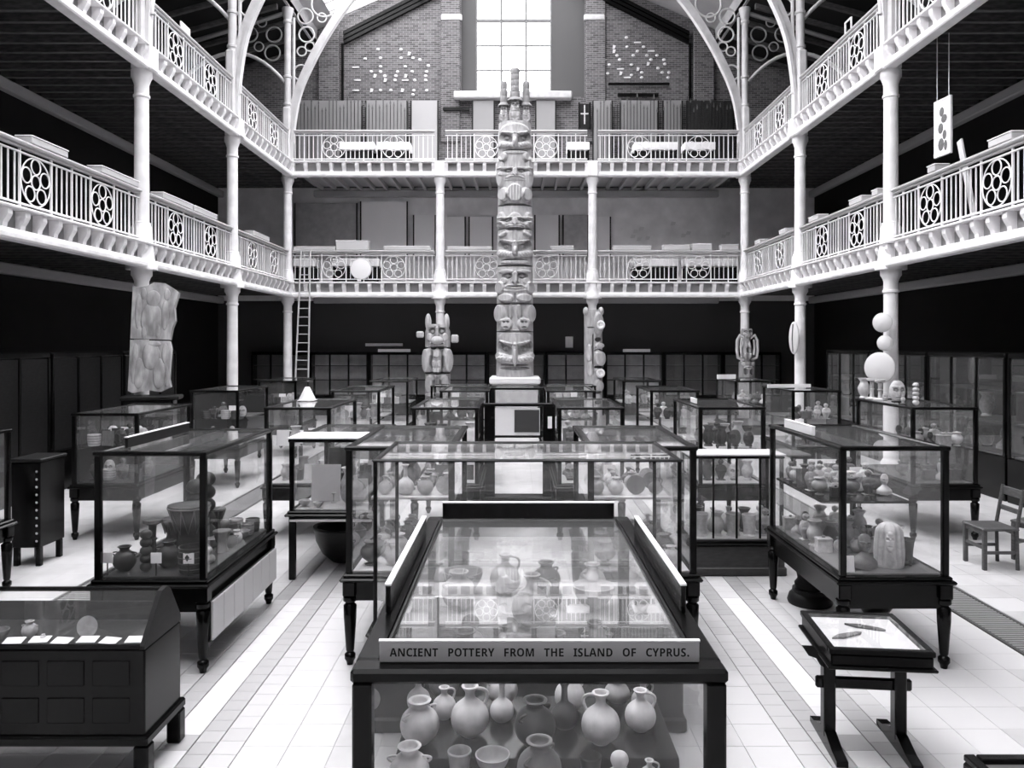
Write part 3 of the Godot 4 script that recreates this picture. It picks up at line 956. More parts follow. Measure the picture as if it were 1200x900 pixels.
# options: hb base height, ht top, post thickness, leg ("turned", "square", "plinth", "none"), wood, lining, shelf heights
func glazed_case(label: String, x0: float, x1: float, d0: float, d1: float, o := {}) -> Node3D:
	var w := x1 - x0
	var l := d1 - d0
	var ht: float = o.get("ht", 1.77)
	var hb: float = o.get("hb", 0.74)
	var pt: float = o.get("post", 0.05)
	var leg: String = o.get("leg", "turned")
	var wood: Material = o.get("wood", M.dark_wood)
	var t := thing("display_case", label, "display case", Vector3((x0 + x1) / 2, 0, -(d0 + d1) / 2))
	var X := w / 2
	var Z := l / 2
	var ap: float = o.get("apron", 0.16)
	if leg == "plinth":
		put(t, "plinth", MB.new().box(Vector3(0, (hb - 0.06) / 2, 0), Vector3(w + 0.02, hb - 0.06, l + 0.02), 0.015).box(Vector3(0, 0.05, 0), Vector3(w + 0.06, 0.1, l + 0.06), 0.015), o.get("base_wood", wood))
	else:
		put(t, "apron", MB.new().box(Vector3(0, hb - 0.06 - ap / 2, Z - 0.03), Vector3(w - 0.04, ap, 0.03)).box(Vector3(0, hb - 0.06 - ap / 2, -Z + 0.03), Vector3(w - 0.04, ap, 0.03)).box(Vector3(X - 0.03, hb - 0.06 - ap / 2, 0), Vector3(0.03, ap, l - 0.04)).box(Vector3(-X + 0.03, hb - 0.06 - ap / 2, 0), Vector3(0.03, ap, l - 0.04)), o.get("base_wood", wood))
		var lm: ArrayMesh
		if leg == "turned":
			lm = turned_leg(hb - 0.06).mesh()
		else:
			lm = MB.new().box(Vector3(0, (hb - 0.06) / 2, 0), Vector3(0.07, hb - 0.06, 0.07), 0.008).mesh()
		for sx: float in [-1.0, 1.0]:
			for sz: float in [-1.0, 1.0]:
				put(t, "leg", lm, o.get("base_wood", wood), Vector3(sx * (X - 0.03), 0, sz * (Z - 0.03)))
	put(t, "base_moulding", MB.new().box(Vector3(0, hb - 0.045, 0), Vector3(w + 0.09, 0.03, l + 0.09), 0.012).box(Vector3(0, hb - 0.015, 0), Vector3(w + 0.04, 0.03, l + 0.04), 0.01), wood)
	put(t, "case_floor", MB.new().box(Vector3(0, hb + 0.006, 0), Vector3(w - 2 * pt, 0.012, l - 2 * pt)), o.get("lining", M.lining))
	var pm := MB.new().box(Vector3(0, (hb + ht) / 2, 0), Vector3(pt, ht - hb, pt), 0.006).mesh()
	for sx: float in [-1.0, 1.0]:
		for sz: float in [-1.0, 1.0]:
			put(t, "post", pm, wood, Vector3(sx * (X - pt / 2), 0, sz * (Z - pt / 2)))
	var tr := 0.7 * pt
	for s: float in [-1.0, 1.0]:
		put(t, "top_rail", MB.new().box(Vector3(0, ht - tr / 2, s * (Z - pt / 2)), Vector3(w + 0.02, tr, pt + 0.015), 0.008), wood)
		put(t, "top_rail", MB.new().box(Vector3(s * (X - pt / 2), ht - tr / 2, 0), Vector3(pt + 0.015, tr, l - 1.6 * pt), 0.008), wood)
	var hh := ht - hb - 0.03
	var zi := Z - pt / 2
	var xi := X - pt / 2
	pane(t, Vector3(-X + pt, hb, zi), Vector3(w - 2 * pt, 0, 0), Vector3(0, hh, 0), Vector3.BACK)
	pane(t, Vector3(-X + pt, hb, -zi), Vector3(w - 2 * pt, 0, 0), Vector3(0, hh, 0), Vector3.FORWARD)
	pane(t, Vector3(xi, hb, -Z + pt), Vector3(0, 0, l - 2 * pt), Vector3(0, hh, 0), Vector3.RIGHT)
	pane(t, Vector3(-xi, hb, -Z + pt), Vector3(0, 0, l - 2 * pt), Vector3(0, hh, 0), Vector3.LEFT)
	top_pane(t, Vector3(0, ht - 0.01, 0), w - 2 * pt, l - 2 * pt)
	for sy: float in o.get("shelves", []):
		var fr: float = o.get("shelf_share", 0.5)
		put(t, "shelf", MB.new().box(Vector3(0, sy - 0.01, -Z + pt + (l - 2 * pt) * fr / 2), Vector3(w - 2 * pt - 0.01, 0.02, (l - 2 * pt) * fr)), o.get("shelf_wood", M.lining))
	if o.has("backing"):
		put(t, "back_board", MB.new().box(Vector3(0, hb + o.backing / 2.0 + 0.012, -Z + pt + 0.01), Vector3(w - 2 * pt - 0.01, o.backing, 0.015)), M.worn_wood)
		put(t, "side_board", MB.new().box(Vector3(-X + pt + 0.01, hb + o.backing / 2.0 + 0.012, 0), Vector3(0.015, o.backing, l - 2 * pt - 0.04)), M.worn_wood)
	if o.get("mid", 0) > 0:
		for k in int(o.mid):
			put(t, "glazing_bar", MB.new().box(Vector3(-X + w * (k + 1) / (o.mid + 1.0), (hb + ht) / 2, zi), Vector3(0.02, hh, 0.02)), wood)
	return t

func board(label: String, pos: Vector3, s: Vector3, turn: float, m: Material, tilt := 0.0) -> Node3D:  # a name board standing on a case
	var t := thing("name_board", label, "name board", pos, turn)
	put(t, "panel", MB.new().box(Vector3(0, s.y / 2 + 0.002, 0), s, 0.004), m)
	put(t, "capping", MB.new().box(Vector3(0, s.y + 0.006, 0), Vector3(s.x, 0.008, s.z + 0.004)), M.card)
	return t

const NICK := {}
func main_cases() -> void:
	var A := glazed_case("tall glazed case of drums and dark vessels with pale panels under its side", -3.33, -2.45, 6.16, 7.86, {"ht": 1.75, "lining": M.brown_wood, "apron": 0.2})
	var sk := Node3D.new()
	sk.name = "panel_skirt"
	A.add_child(sk, true)
	for k in 7:
		put(sk, "card_panel", MB.new().box(Vector3(0.475, 0.4, -0.72 + k * 0.235), Vector3(0.02, 0.31, 0.225), 0.004), mat("card_grey", 0.5, 0.5))
	put(sk, "hanger", MB.new().box(Vector3(0.455, 0.4, -0.015), Vector3(0.018, 0.33, 1.66)), M.dark_wood)
	board("dark name board lying along the top of the drum case", Vector3(-3.16, 1.752, -6.93), Vector3(1.2, 0.085, 0.025), PI / 2, M.worn_wood)
	glazed_case("tall glazed case of busts and statuettes standing over a turned wooden block", 2.59, 3.46, 6.24, 8.0, {"ht": 1.78, "lining": M.grey_lining, "shelves": [1.24], "shelf_share": 0.72, "shelf_wood": M.dark_wood, "apron": 0.2})
	board("white name board along the top of the bust case", Vector3(2.64, 1.782, -7.3), Vector3(0.72, 0.075, 0.03), PI / 2, M.card)
	glazed_case("tall glazed pottery case behind the name-board case, on the ladder side of the gap", -1.38, -0.5, 6.32, 7.95, {"shelves": [1.2], "lining": M.lining, "base_wood": M.dark_wood})
	glazed_case("tall glazed pottery case behind the name-board case, on the chair side of the gap", 0.58, 1.46, 6.32, 7.95, {"shelves": [1.2], "lining": M.lining})
	glazed_case("thin-framed glazed case close behind the name-board case", -0.96, 1.11, 5.24, 6.22, {"ht": 1.825, "hb": 0.7, "post": 0.026, "lining": M.lining, "leg": "plinth"})
	# between the first and second rows
	glazed_case("glazed case with a white sill on square legs over a big wooden bowl", -2.5, -1.58, 8.6, 10.22, {"ht": 1.55, "leg": "square", "apron": 0.06, "hb": 0.76})
	for yy: float in [0.66, 0.71]:
		put(get_child(get_child_count() - 1), "white_strip", MB.new().box(Vector3(0, yy, 0.815), Vector3(0.9, 0.026, 0.03), 0.004), mat("white_paint", 0.7, 0.6))
	put(get_child(get_child_count() - 1), "white_sill", MB.new().box(Vector3(0, 1.562, 0.55), Vector3(0.95, 0.02, 0.56), 0.006), mat("white_paint", 0.7, 0.6))
	glazed_case("low glazed case on a solid plinth behind the bust case, with glazing bars", 1.95, 3.0, 8.76, 9.3, {"ht": 1.34, "hb": 0.4, "leg": "plinth", "base_wood": M.brown_wood, "mid": 3, "post": 0.04})
	put(get_child(get_child_count() - 1), "white_sill", MB.new().box(Vector3(0, 1.352, 0.05), Vector3(1.1, 0.02, 0.46), 0.006), mat("sill_grey", 0.45, 0.6))
	# the rows behind
	var names := {0: "second row", 1: "third row", 2: "fourth row"}
	for r in 3:
		var d: float = [10.35, 14.1, 17.8][r]
		var k := 0
		for xc: float in [-5.45, -2.9, -0.94, 0.99, 2.86, 5.68 if r == 0 else 5.42]:
			if r == 2 and absf(xc) < 2:
				k += 1
				continue
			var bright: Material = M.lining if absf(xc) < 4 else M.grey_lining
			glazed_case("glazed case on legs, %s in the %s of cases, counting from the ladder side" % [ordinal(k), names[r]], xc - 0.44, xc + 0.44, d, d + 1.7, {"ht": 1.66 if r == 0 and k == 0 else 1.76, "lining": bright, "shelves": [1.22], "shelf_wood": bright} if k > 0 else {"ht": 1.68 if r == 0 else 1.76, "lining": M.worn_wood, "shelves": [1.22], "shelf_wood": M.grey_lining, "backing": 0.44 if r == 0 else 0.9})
			k += 1
	for q: Array in [[-0.35, "black"], [0.35, "grey"]]:
		pass
	board("small white name board on the second-row case behind the plinth case", Vector3(2.52, 1.762, -11.1), Vector3(0.34, 0.06, 0.02), PI / 2, M.card)
	board("white name board on the fourth-row case below the small carved figure", Vector3(5.0, 1.762, -18.6), Vector3(0.5, 0.1, 0.03), 0.3, M.card)
	board("long white name board on the third-row case near the long shield", Vector3(5.2, 1.762, -14.9), Vector3(0.9, 0.06, 0.03), 0.2, M.card)
	# long low case in front of the totem pole plinth
	glazed_case("long dark-topped case across the foot of the totem pole, ladder half", -2.15, -0.72, 19.6, 20.5, {"ht": 1.55, "hb": 0.9, "shelves": [1.25], "shelf_wood": M.grey_lining})
	glazed_case("long dark-topped case across the foot of the totem pole, chair half", 0.75, 2.0, 19.6, 20.5, {"ht": 1.55, "hb": 0.9, "shelves": [1.25], "shelf_wood": M.grey_lining})
	glazed_case("pale-backed middle case between the two long cases before the totem pole", -0.62, 0.66, 19.3, 20.3, {"ht": 1.52, "hb": 0.5, "post": 0.08})
	# at the picture's ladder-side edge
	glazed_case("dark case by the ladder-side aisle, half out of view, before a nailed cabinet", -6.25, -5.36, 6.6, 8.3, {"ht": 1.7, "lining": M.grey_lining})
	var cb := thing("cabinet", "dark wooden cabinet studded with nails beside the aisle", "cabinet", Vector3(-5.72, 0, -9.36))
	put(cb, "body", MB.new().box(Vector3(0, 0.72, 0), Vector3(0.34, 1.0, 0.5), 0.01), M.dark_wood)
	put(cb, "top", MB.new().box(Vector3(0, 1.24, 0), Vector3(0.38, 0.04, 0.54), 0.01), M.worn_wood)
	for sx: float in [-1.0, 1.0]:
		for sz: float in [-1.0, 1.0]:
			put(cb, "leg", MB.new().box(Vector3(sx * 0.13, 0.11, sz * 0.2), Vector3(0.06, 0.22, 0.06), 0.005), M.dark_wood)
	for k in 10:
		put(cb, "nail", MB.new().ball(Vector3(0.13, 0.3 + k * 0.09, 0.252), Vector3(0.014, 0.014, 0.008), 8, 5), mat("brass", 0.4, 0.3))

func lettering(parent: Node, s: String, w: float, h: float, pos: Vector3, turn := 0.0) -> void:
	var tm := TextMesh.new()
	tm.text = s
	var sf := SystemFont.new()
	sf.font_names = PackedStringArray(["Droid Sans"])
	sf.font_weight = 700
	tm.font = sf
	tm.font_size = 64
	tm.pixel_size = 0.001
	tm.depth = 0.0015
	tm.curve_step = 1.0
	var bb := tm.get_aabb()
	var o := put(parent, "lettering", tm, M.print, pos, turn)
	o.scale = Vector3(w / bb.size.x, h / bb.size.y, 1.0)
	o.position -= Vector3(bb.get_center().x * o.scale.x, bb.get_center().y * o.scale.y, 0)

func name_board_case() -> void:
	# the big pottery case nearest the camera: x -0.571 to 0.731, depth 2.71 to 5.12, top at 1.47
	var h := 1.47
	var t := thing("display_case", "glass-topped pottery case with the lettered name board on top", "display case", Vector3(0.08, 0, -3.915))
	var X := 0.651
	var Z := 1.205
	var p := 0.068
	put(t, "plinth", MB.new().box(Vector3(0, 0.2, 0), Vector3(1.3, 0.4, 2.4), 0.02), M.dark_wood)
	put(t, "base_moulding", MB.new().box(Vector3(0, 0.43, 0), Vector3(1.36, 0.06, 2.46), 0.02), M.dark_wood)
	put(t, "case_floor", MB.new().box(Vector3(0, 0.47, 0), Vector3(1.16, 0.02, 2.26)), M.worn_wood)
	for sx: float in [-1.0, 1.0]:
		for sz: float in [-1.0, 1.0]:
			put(t, "post", MB.new().box(Vector3(sx * (X - p / 2), 0.94, sz * (Z - p / 2)), Vector3(p, 0.96, p), 0.008), M.dark_wood)
	for s: float in [-1.0, 1.0]:
		put(t, "top_rail", MB.new().box(Vector3(0, h - 0.026, s * (Z - 0.045)), Vector3(X * 2 + 0.012, 0.052, 0.1), 0.012), M.dark_wood)
		put(t, "top_rail", MB.new().box(Vector3(s * (X - 0.04), h - 0.026, 0), Vector3(0.092, 0.052, Z * 2 - 0.19), 0.012), M.dark_wood)
		put(t, "glazing_bead", MB.new().box(Vector3(s * (X - 0.092), h + 0.004, 0), Vector3(0.016, 0.012, Z * 2 - 0.2), 0.004), M.worn_wood)
	top_pane(t, Vector3(0, h - 0.006, 0), X * 2 - 0.17, Z * 2 - 0.19)
	pane(t, Vector3(-X + p, 0.46, Z - p / 2), Vector3(X * 2 - 2 * p, 0, 0), Vector3(0, 0.96, 0), Vector3.BACK)
	pane(t, Vector3(-X + p, 0.46, -Z + p / 2), Vector3(X * 2 - 2 * p, 0, 0), Vector3(0, 0.96, 0), Vector3.FORWARD)
	pane(t, Vector3(X - p / 2, 0.46, -Z + p), Vector3(0, 0, Z * 2 - 2 * p), Vector3(0, 0.96, 0), Vector3.RIGHT)
	pane(t, Vector3(-X + p / 2, 0.46, -Z + p), Vector3(0, 0, Z * 2 - 2 * p), Vector3(0, 0.96, 0), Vector3.LEFT)
	# stepped stands inside
	put(t, "stand_step", MB.new().box(Vector3(0, 0.72, 1.03), Vector3(1.1, 0.48, 0.25), 0.004), M.dark_wood)
	put(t, "stand_step", MB.new().box(Vector3(0, 0.74, 0.63), Vector3(1.1, 0.52, 0.54), 0.004), M.dark_wood)
	put(t, "stand_step", MB.new().box(Vector3(0, 0.61, -0.38), Vector3(1.1, 0.26, 1.44), 0.004), M.dark_wood)
	put(t, "stand_block", MB.new().box(Vector3(0, 0.93, -0.19), Vector3(0.26, 0.38, 0.26), 0.004), M.worn_wood)
	put(t, "stand_block", MB.new().box(Vector3(-0.168, 0.985, 1.02), Vector3(0.09, 0.05, 0.09), 0.004), M.worn_wood)
	# boards
	var nb := thing("name_board", "long pale name board lettered for Cypriot pottery on the case front", "name board", Vector3(0.082, h + 0.001, -2.775))
	put(nb, "panel", MB.new().box(Vector3(0, 0.038, 0), Vector3(1.134, 0.074, 0.016), 0.003), mat("board_grey", 0.3, 0.5))
	put(nb, "capping", MB.new().box(Vector3(0, 0.077, 0), Vector3(1.138, 0.005, 0.018)), M.card)
	lettering(nb, "ANCIENT   POTTERY   FROM   THE   ISLAND   OF   CYPRUS.", 1.06, 0.03, Vector3(0.0, 0.037, 0.0085))
	board("dark name board across the back edge of the lettered pottery case", Vector3(0.078, h + 0.001, -5.05), Vector3(1.107, 0.1, 0.022), 0.0, M.dark_wood)
	board("dark name board along the ladder-side edge of the lettered pottery case", Vector3(-0.537, h + 0.001, -3.92), Vector3(1.3, 0.115, 0.022), PI / 2, M.dark_wood)
	board("dark name board along the chair-side edge of the lettered pottery case", Vector3(0.7, h + 0.001, -3.92), Vector3(1.3, 0.115, 0.022), -PI / 2, M.dark_wood)

func other_furniture() -> void:
	# desk case in the corner below the drum case, front edge at depth 4.65, end face at x -2.21
	var t := thing("desk_case", "dark sloping-topped desk case of small finds below the drum case", "desk case", Vector3(-3.21, 0, -4.9))
	var L := 1.0
	put(t, "body", MB.new().box(Vector3(0, 0.52, 0), Vector3(2 * L, 0.52, 0.5), 0.01), M.dark_wood)
	put(t, "base_rail", MB.new().box(Vector3(0, 0.24, 0), Vector3(2 * L + 0.05, 0.06, 0.55), 0.012), M.dark_wood)
	for sx: float in [-1.0, 1.0]:
		for sz: float in [-1.0, 1.0]:
			put(t, "foot", MB.new().box(Vector3(sx * (L - 0.02), 0.105, sz * 0.22), Vector3(0.09, 0.21, 0.09), 0.01), M.dark_wood)
		put(t, "end_panel", MB.new().prism([Vector2(-0.25, 0.78), Vector2(-0.25, 0.8), Vector2(-0.02, 1.06), Vector2(0.05, 1.07), Vector2(0.1, 1.04), Vector2(0.25, 0.82), Vector2(0.25, 0.78)], -0.015, 0.015), M.worn_wood, Vector3(sx * (L - 0.016), 0, 0), PI / 2)
	put(t, "ridge", MB.new().box(Vector3(0, 1.055, -0.03), Vector3(2 * L - 0.06, 0.025, 0.03), 0.005), M.dark_wood)
	put(t, "front_lip", MB.new().box(Vector3(0, 0.795, 0.24), Vector3(2 * L - 0.06, 0.03, 0.02), 0.004), M.dark_wood)
	put(t, "back_board", MB.new().box(Vector3(0, 0.86, -0.21), Vector3(2 * L - 0.08, 0.12, 0.015)), M.dark_wood)
	put(t, "bed", MB.new().box(Vector3(0, 0.786, 0), Vector3(2 * L - 0.08, 0.012, 0.46)), M.worn_wood)
	pane(t, Vector3(-L + 0.03, 0.81, 0.24), Vector3(2 * L - 0.06, 0, 0), Vector3(0, 0.245, -0.26), Vector3(0, 0.7, 0.7))
	for r in 2:
		for k in 7:
			put(t, "drawer_front", MB.new().box(Vector3(-0.82 + k * 0.27, 0.42 + r * 0.22, 0.252), Vector3(0.22, 0.15, 0.012), 0.004), M.dark_wood)
	# small trestle table-case
	var s := thing("table_case", "small trestle table-case with a pale glazed top, before the bust case", "table case", Vector3(2.25, 0, -5.07), -0.1)
	put(s, "tray", MB.new().box(Vector3(0, 0.675, 0), Vector3(0.6, 0.07, 0.68), 0.008).box(Vector3(0, 0.632, 0), Vector3(0.64, 0.02, 0.72), 0.006), M.dark_wood)
	put(s, "bed", MB.new().box(Vector3(0, 0.716, 0), Vector3(0.52, 0.008, 0.58)), mat("table_bed", 0.5, 0.7))
	for sg: float in [-1.0, 1.0]:
		put(s, "rim", MB.new().box(Vector3(0, 0.728, sg * 0.325), Vector3(0.62, 0.036, 0.045), 0.006), M.dark_wood)
		put(s, "rim", MB.new().box(Vector3(sg * 0.29, 0.728, 0), Vector3(0.045, 0.036, 0.61), 0.006), M.dark_wood)
		put(s, "post", MB.new().box(Vector3(sg * 0.22, 0.34, 0), Vector3(0.075, 0.57, 0.09), 0.008), M.dark_wood)
		put(s, "bracket", MB.new().prism([Vector2(0.03, 0.62), Vector2(0.16, 0.62), Vector2(0.13, 0.575), Vector2(0.08, 0.56), Vector2(0.06, 0.52), Vector2(0.03, 0.5)], -0.03, 0.03), M.dark_wood, Vector3(sg * 0.22, 0, 0), 0.0 if sg > 0 else PI)
		put(s, "sledge_foot", MB.new().prism([Vector2(-0.3, 0), Vector2(-0.3, 0.035), Vector2(-0.2, 0.05), Vector2(-0.06, 0.1), Vector2(0.06, 0.1), Vector2(0.2, 0.05), Vector2(0.3, 0.035), Vector2(0.3, 0)], -0.035, 0.035), M.dark_wood, Vector3(sg * 0.22, 0, 0), PI / 2)
	put(s, "stretcher", MB.new().box(Vector3(0, 0.4, 0), Vector3(0.6, 0.075, 0.035), 0.01), M.dark_wood)
	pane(s, Vector3(-0.27, 0.742, -0.305), Vector3(0.54, 0, 0), Vector3(0, 0, 0.61), Vector3.UP)
	for q: Array in [["stone_point", -0.13, 0.05, 0.4], ["stone_blade", 0.05, -0.1, -0.5]]:
		var o := thing("stone_tool", "", "stone tool", Vector3(2.25 + q[1], 0.7215, -5.07 + q[2]), q[3])
		put(o, "blade", MB.new().prism([Vector2(-0.12, 0), Vector2(-0.04, 0.03), Vector2(0.1, 0.02), Vector2(0.13, 0), Vector2(0.1, -0.015), Vector2(-0.05, -0.025)], 0.0, 0.012), M.clay_dark if q[1] > 0 else M.clay_grey).rotation.x = -PI / 2
		o.set_meta("label", "dark slim stone tool on the trestle table-case" if q[1] > 0 else "grey broad stone tool on the trestle table-case")
	var u := thing("table_case", "dark table-case cut off by the bottom edge, beyond the trestle table-case", "table case", Vector3(2.4, 0, -3.14))
	put(u, "tray", MB.new().box(Vector3(0, 0.7, 0), Vector3(0.82, 0.08, 0.7), 0.01), M.dark_wood)
	put(u, "bed", MB.new().box(Vector3(0, 0.744, 0), Vector3(0.72, 0.008, 0.6)), M.grey_lining)
	for sx: float in [-1.0, 1.0]:
		put(u, "rim", MB.new().box(Vector3(sx * 0.38, 0.755, 0), Vector3(0.05, 0.03, 0.7), 0.005), M.dark_wood)
		put(u, "rim", MB.new().box(Vector3(0, 0.755, sx * 0.325), Vector3(0.7, 0.03, 0.05), 0.005), M.dark_wood)
		for sz: float in [-1.0, 1.0]:
			put(u, "leg", MB.new().box(Vector3(sx * 0.36, 0.33, sz * 0.3), Vector3(0.06, 0.66, 0.06), 0.006), M.dark_wood)
	# chairs by the wall cases
	chair("plain pale wooden chair with two back rails, seat towards the cases", Vector3(5.56, 0, -9.17), -PI / 2)
	chair("plain wooden chair at the picture edge behind the first chair", Vector3(6.25, 0, -9.35), -PI / 2 + 0.5)
	# things on the floor under the cases
	var w := thing("wooden_mortar", "dark turned wooden block with a stepped base under the bust case", "mortar", Vector3(2.95, 0, -7.85))
	put(w, "base", MB.new().lathe([Vector2(0, 0), Vector2(0.21, 0), Vector2(0.22, 0.03), Vector2(0.2, 0.09), Vector2(0.17, 0.11), Vector2(0.17, 0.15), Vector2(0, 0.15)], 24), M.worn_wood)
	put(w, "bowl", MB.new().lathe([Vector2(0.14, 0.15), Vector2(0.15, 0.2), Vector2(0.12, 0.24), Vector2(0.14, 0.36), Vector2(0.16, 0.46), Vector2(0.13, 0.46), Vector2(0.1, 0.3), Vector2(0, 0.28)], 24), M.worn_wood)
	var st := thing("carved_stool", "dark carved block stool under the front end of the bust case", "stool", Vector3(3.1, 0, -6.75))
	put(st, "seat", MB.new().box(Vector3(0, 0.42, 0), Vector3(0.42, 0.06, 0.5), 0.02), M.dark_wood)
	put(st, "pedestal", MB.new().lathe([Vector2(0.2, 0), Vector2(0.2, 0.05), Vector2(0.11, 0.1), Vector2(0.13, 0.2), Vector2(0.09, 0.26), Vector2(0.17, 0.39), Vector2(0, 0.39)], 18), M.dark_wood)
	var bw := thing("wooden_bowl", "big dark boat-shaped wooden bowl on the floor under the white-silled case", "bowl", Vector3(-2.05, 0, -9.4))
	put(bw, "body", MB.new().lathe([Vector2(0, 0), Vector2(0.14, 0), Vector2(0.24, 0.1), Vector2(0.31, 0.26), Vector2(0.33, 0.4), Vector2(0.3, 0.4), Vector2(0.22, 0.14), Vector2(0, 0.08)], 26, Vector3.ZERO, 1.15, 1.0), M.worn_wood)
	put(bw, "rim", MB.new().lathe([Vector2(0.335, 0.38), Vector2(0.345, 0.4), Vector2(0.335, 0.42), Vector2(0.3, 0.42)], 26, Vector3.ZERO, 1.15, 1.0), M.worn_wood)
	# white-papered stand in the middle aisle
	var ps := thing("paper_stand", "dark upright stand pinned with a big white sheet and a dark sheet, middle aisle", "stand", Vector3(0.04, 0, -12.6))
	for sx: float in [-1.0, 1.0]:
		put(ps, "upright", MB.new().box(Vector3(sx * 0.47, 0.8, 0), Vector3(0.17, 1.6, 0.1), 0.01), M.dark_wood)
		put(ps, "side_frame", MB.new().box(Vector3(sx * 0.64, 0.95, 0.02), Vector3(0.05, 1.3, 0.06), 0.008), M.dark_wood)
	put(ps, "top_rail", MB.new().box(Vector3(0, 1.62, 0), Vector3(1.4, 0.05, 0.12), 0.01), M.dark_wood)
	put(ps, "white_sheet", MB.new().box(Vector3(-0.02, 1.35, 0.03), Vector3(0.72, 0.44, 0.012)), M.card)
	put(ps, "dark_sheet", MB.new().box(Vector3(0.13, 1.36, 0.042), Vector3(0.4, 0.36, 0.008)), mat("sheet_dark", 0.05, 0.8))
	put(ps, "low_shelf", MB.new().box(Vector3(0, 0.98, 0.04), Vector3(0.8, 0.03, 0.2), 0.005), M.card)
	put(ps, "white_card", MB.new().box(Vector3(0.52, 1.34, 0.06), Vector3(0.11, 0.19, 0.008)), M.card)
	put(ps, "foot_rail", MB.new().box(Vector3(0, 0.12, 0), Vector3(1.3, 0.08, 0.3), 0.01), M.dark_wood)
	# ladder against the far gallery
	var la := thing("ladder", "slim pale ladder leaning up to the far gallery beside the corner column", "ladder")
	var p0 := Vector3(-6.66, 0, -24.1)
	var p1 := Vector3(-6.83, 5.62, -25.36)
	var hw := Vector3(0.22, 0, 0)
	for sg: float in [-1.0, 1.0]:
		put(la, "stile", MB.new().tube([p0 + hw * sg, p1 + hw * sg * 0.68], 0.028, 6), mat("ladder_wood", 0.4, 0.6))
	for k in 20:
		var q := p0.lerp(p1, (k + 0.6) / 20.5)
		var wd := lerpf(1.0, 0.68, (k + 0.6) / 20.5)
		put(la, "rung", MB.new().tube([q - hw * wd, q + hw * wd], 0.017, 6), mat("ladder_wood", 0.4, 0.6))
	var py := thing("pyramid_model", "small white pyramid standing on top of the second second-row case", "model", Vector3(-3.1, 1.764, -11.6))
	put(py, "pyramid", MB.new().lathe([Vector2(0.13, 0), Vector2(0.13, 0.01), Vector2(0.05, 0.17), Vector2(0.035, 0.2), Vector2(0, 0.2)], 4), M.card)
	put(py, "base", MB.new().box(Vector3(0, 0.004, 0), Vector3(0.24, 0.008, 0.24)), M.card)
	# stone relief slab on a pedestal before the column
	var rl := thing("stone_relief", "tall pale broken stone relief slab with a crack across, leaning on a dark pedestal", "stone relief", Vector3(-7.12, 1.62, -15.2), 0.0)
	rl.rotation = Vector3(-0.04, 0.25, -0.035)
	var poly1 := [Vector2(-0.38, 1.07), Vector2(0.33, 1.07), Vector2(0.36, 1.3), Vector2(0.41, 1.45), Vector2(0.38, 1.7), Vector2(0.42, 1.86), Vector2(0.45, 2.0), Vector2(0.32, 2.1), Vector2(0.2, 2.17), Vector2(0.0, 2.18), Vector2(-0.12, 2.1), Vector2(-0.3, 2.06), Vector2(-0.38, 2.1)]
	var poly2 := [Vector2(-0.38, 0.06), Vector2(-0.3, 0.02), Vector2(0.0, 0.08), Vector2(0.2, 0.05), Vector2(0.38, 0.15), Vector2(0.34, 0.3), Vector2(0.35, 0.6), Vector2(0.36, 0.9), Vector2(0.32, 1.045), Vector2(-0.38, 1.045)]
	var rm := mat("relief", 0.55, 0.85, noise_tex(0.03, 0.6, 1.0, 21, 128, 3), Vector3(1.1, 0.45, 1.1), 1.2)
	put(rl, "upper_slab", MB.new().prism(poly1, -0.1, 0.1), rm)
	put(rl, "lower_slab", MB.new().prism(poly2, -0.1, 0.1), rm)
	var fig := MB.new()
	for q: Array in [[0.0, 1.85, 0.13, 0.17], [-0.02, 1.45, 0.2, 0.32], [0.22, 1.55, 0.07, 0.3], [-0.26, 1.6, 0.06, 0.34], [0.0, 0.75, 0.16, 0.28], [-0.2, 0.4, 0.1, 0.3], [0.16, 0.4, 0.11, 0.3], [0.25, 0.8, 0.06, 0.2], [-0.28, 0.8, 0.05, 0.18], [0.1, 1.25, 0.05, 0.16], [-0.14, 1.2, 0.05, 0.14], [-0.18, 1.95, 0.05, 0.12], [0.24, 1.95, 0.06, 0.12], [0.05, 0.98, 0.12, 0.06], [0.3, 0.35, 0.04, 0.2], [-0.3, 0.5, 0.04, 0.3]]:
		fig.ball(Vector3(q[0], q[1], 0.1), Vector3(q[2], q[3], 0.024), 12, 8)
	put(rl, "carved_relief", fig, rm)
	var rp := thing("pedestal", "dark pedestal carrying the broken stone relief slab", "pedestal", Vector3(-7.12, 0, -15.2), 0.25)
	put(rp, "block", MB.new().box(Vector3(0, 0.76, 0), Vector3(0.9, 1.52, 0.5), 0.02), M.dark_wood)
	put(rp, "ledge", MB.new().box(Vector3(0.04, 1.56, 0.02), Vector3(1.05, 0.08, 0.6), 0.02), M.worn_wood)

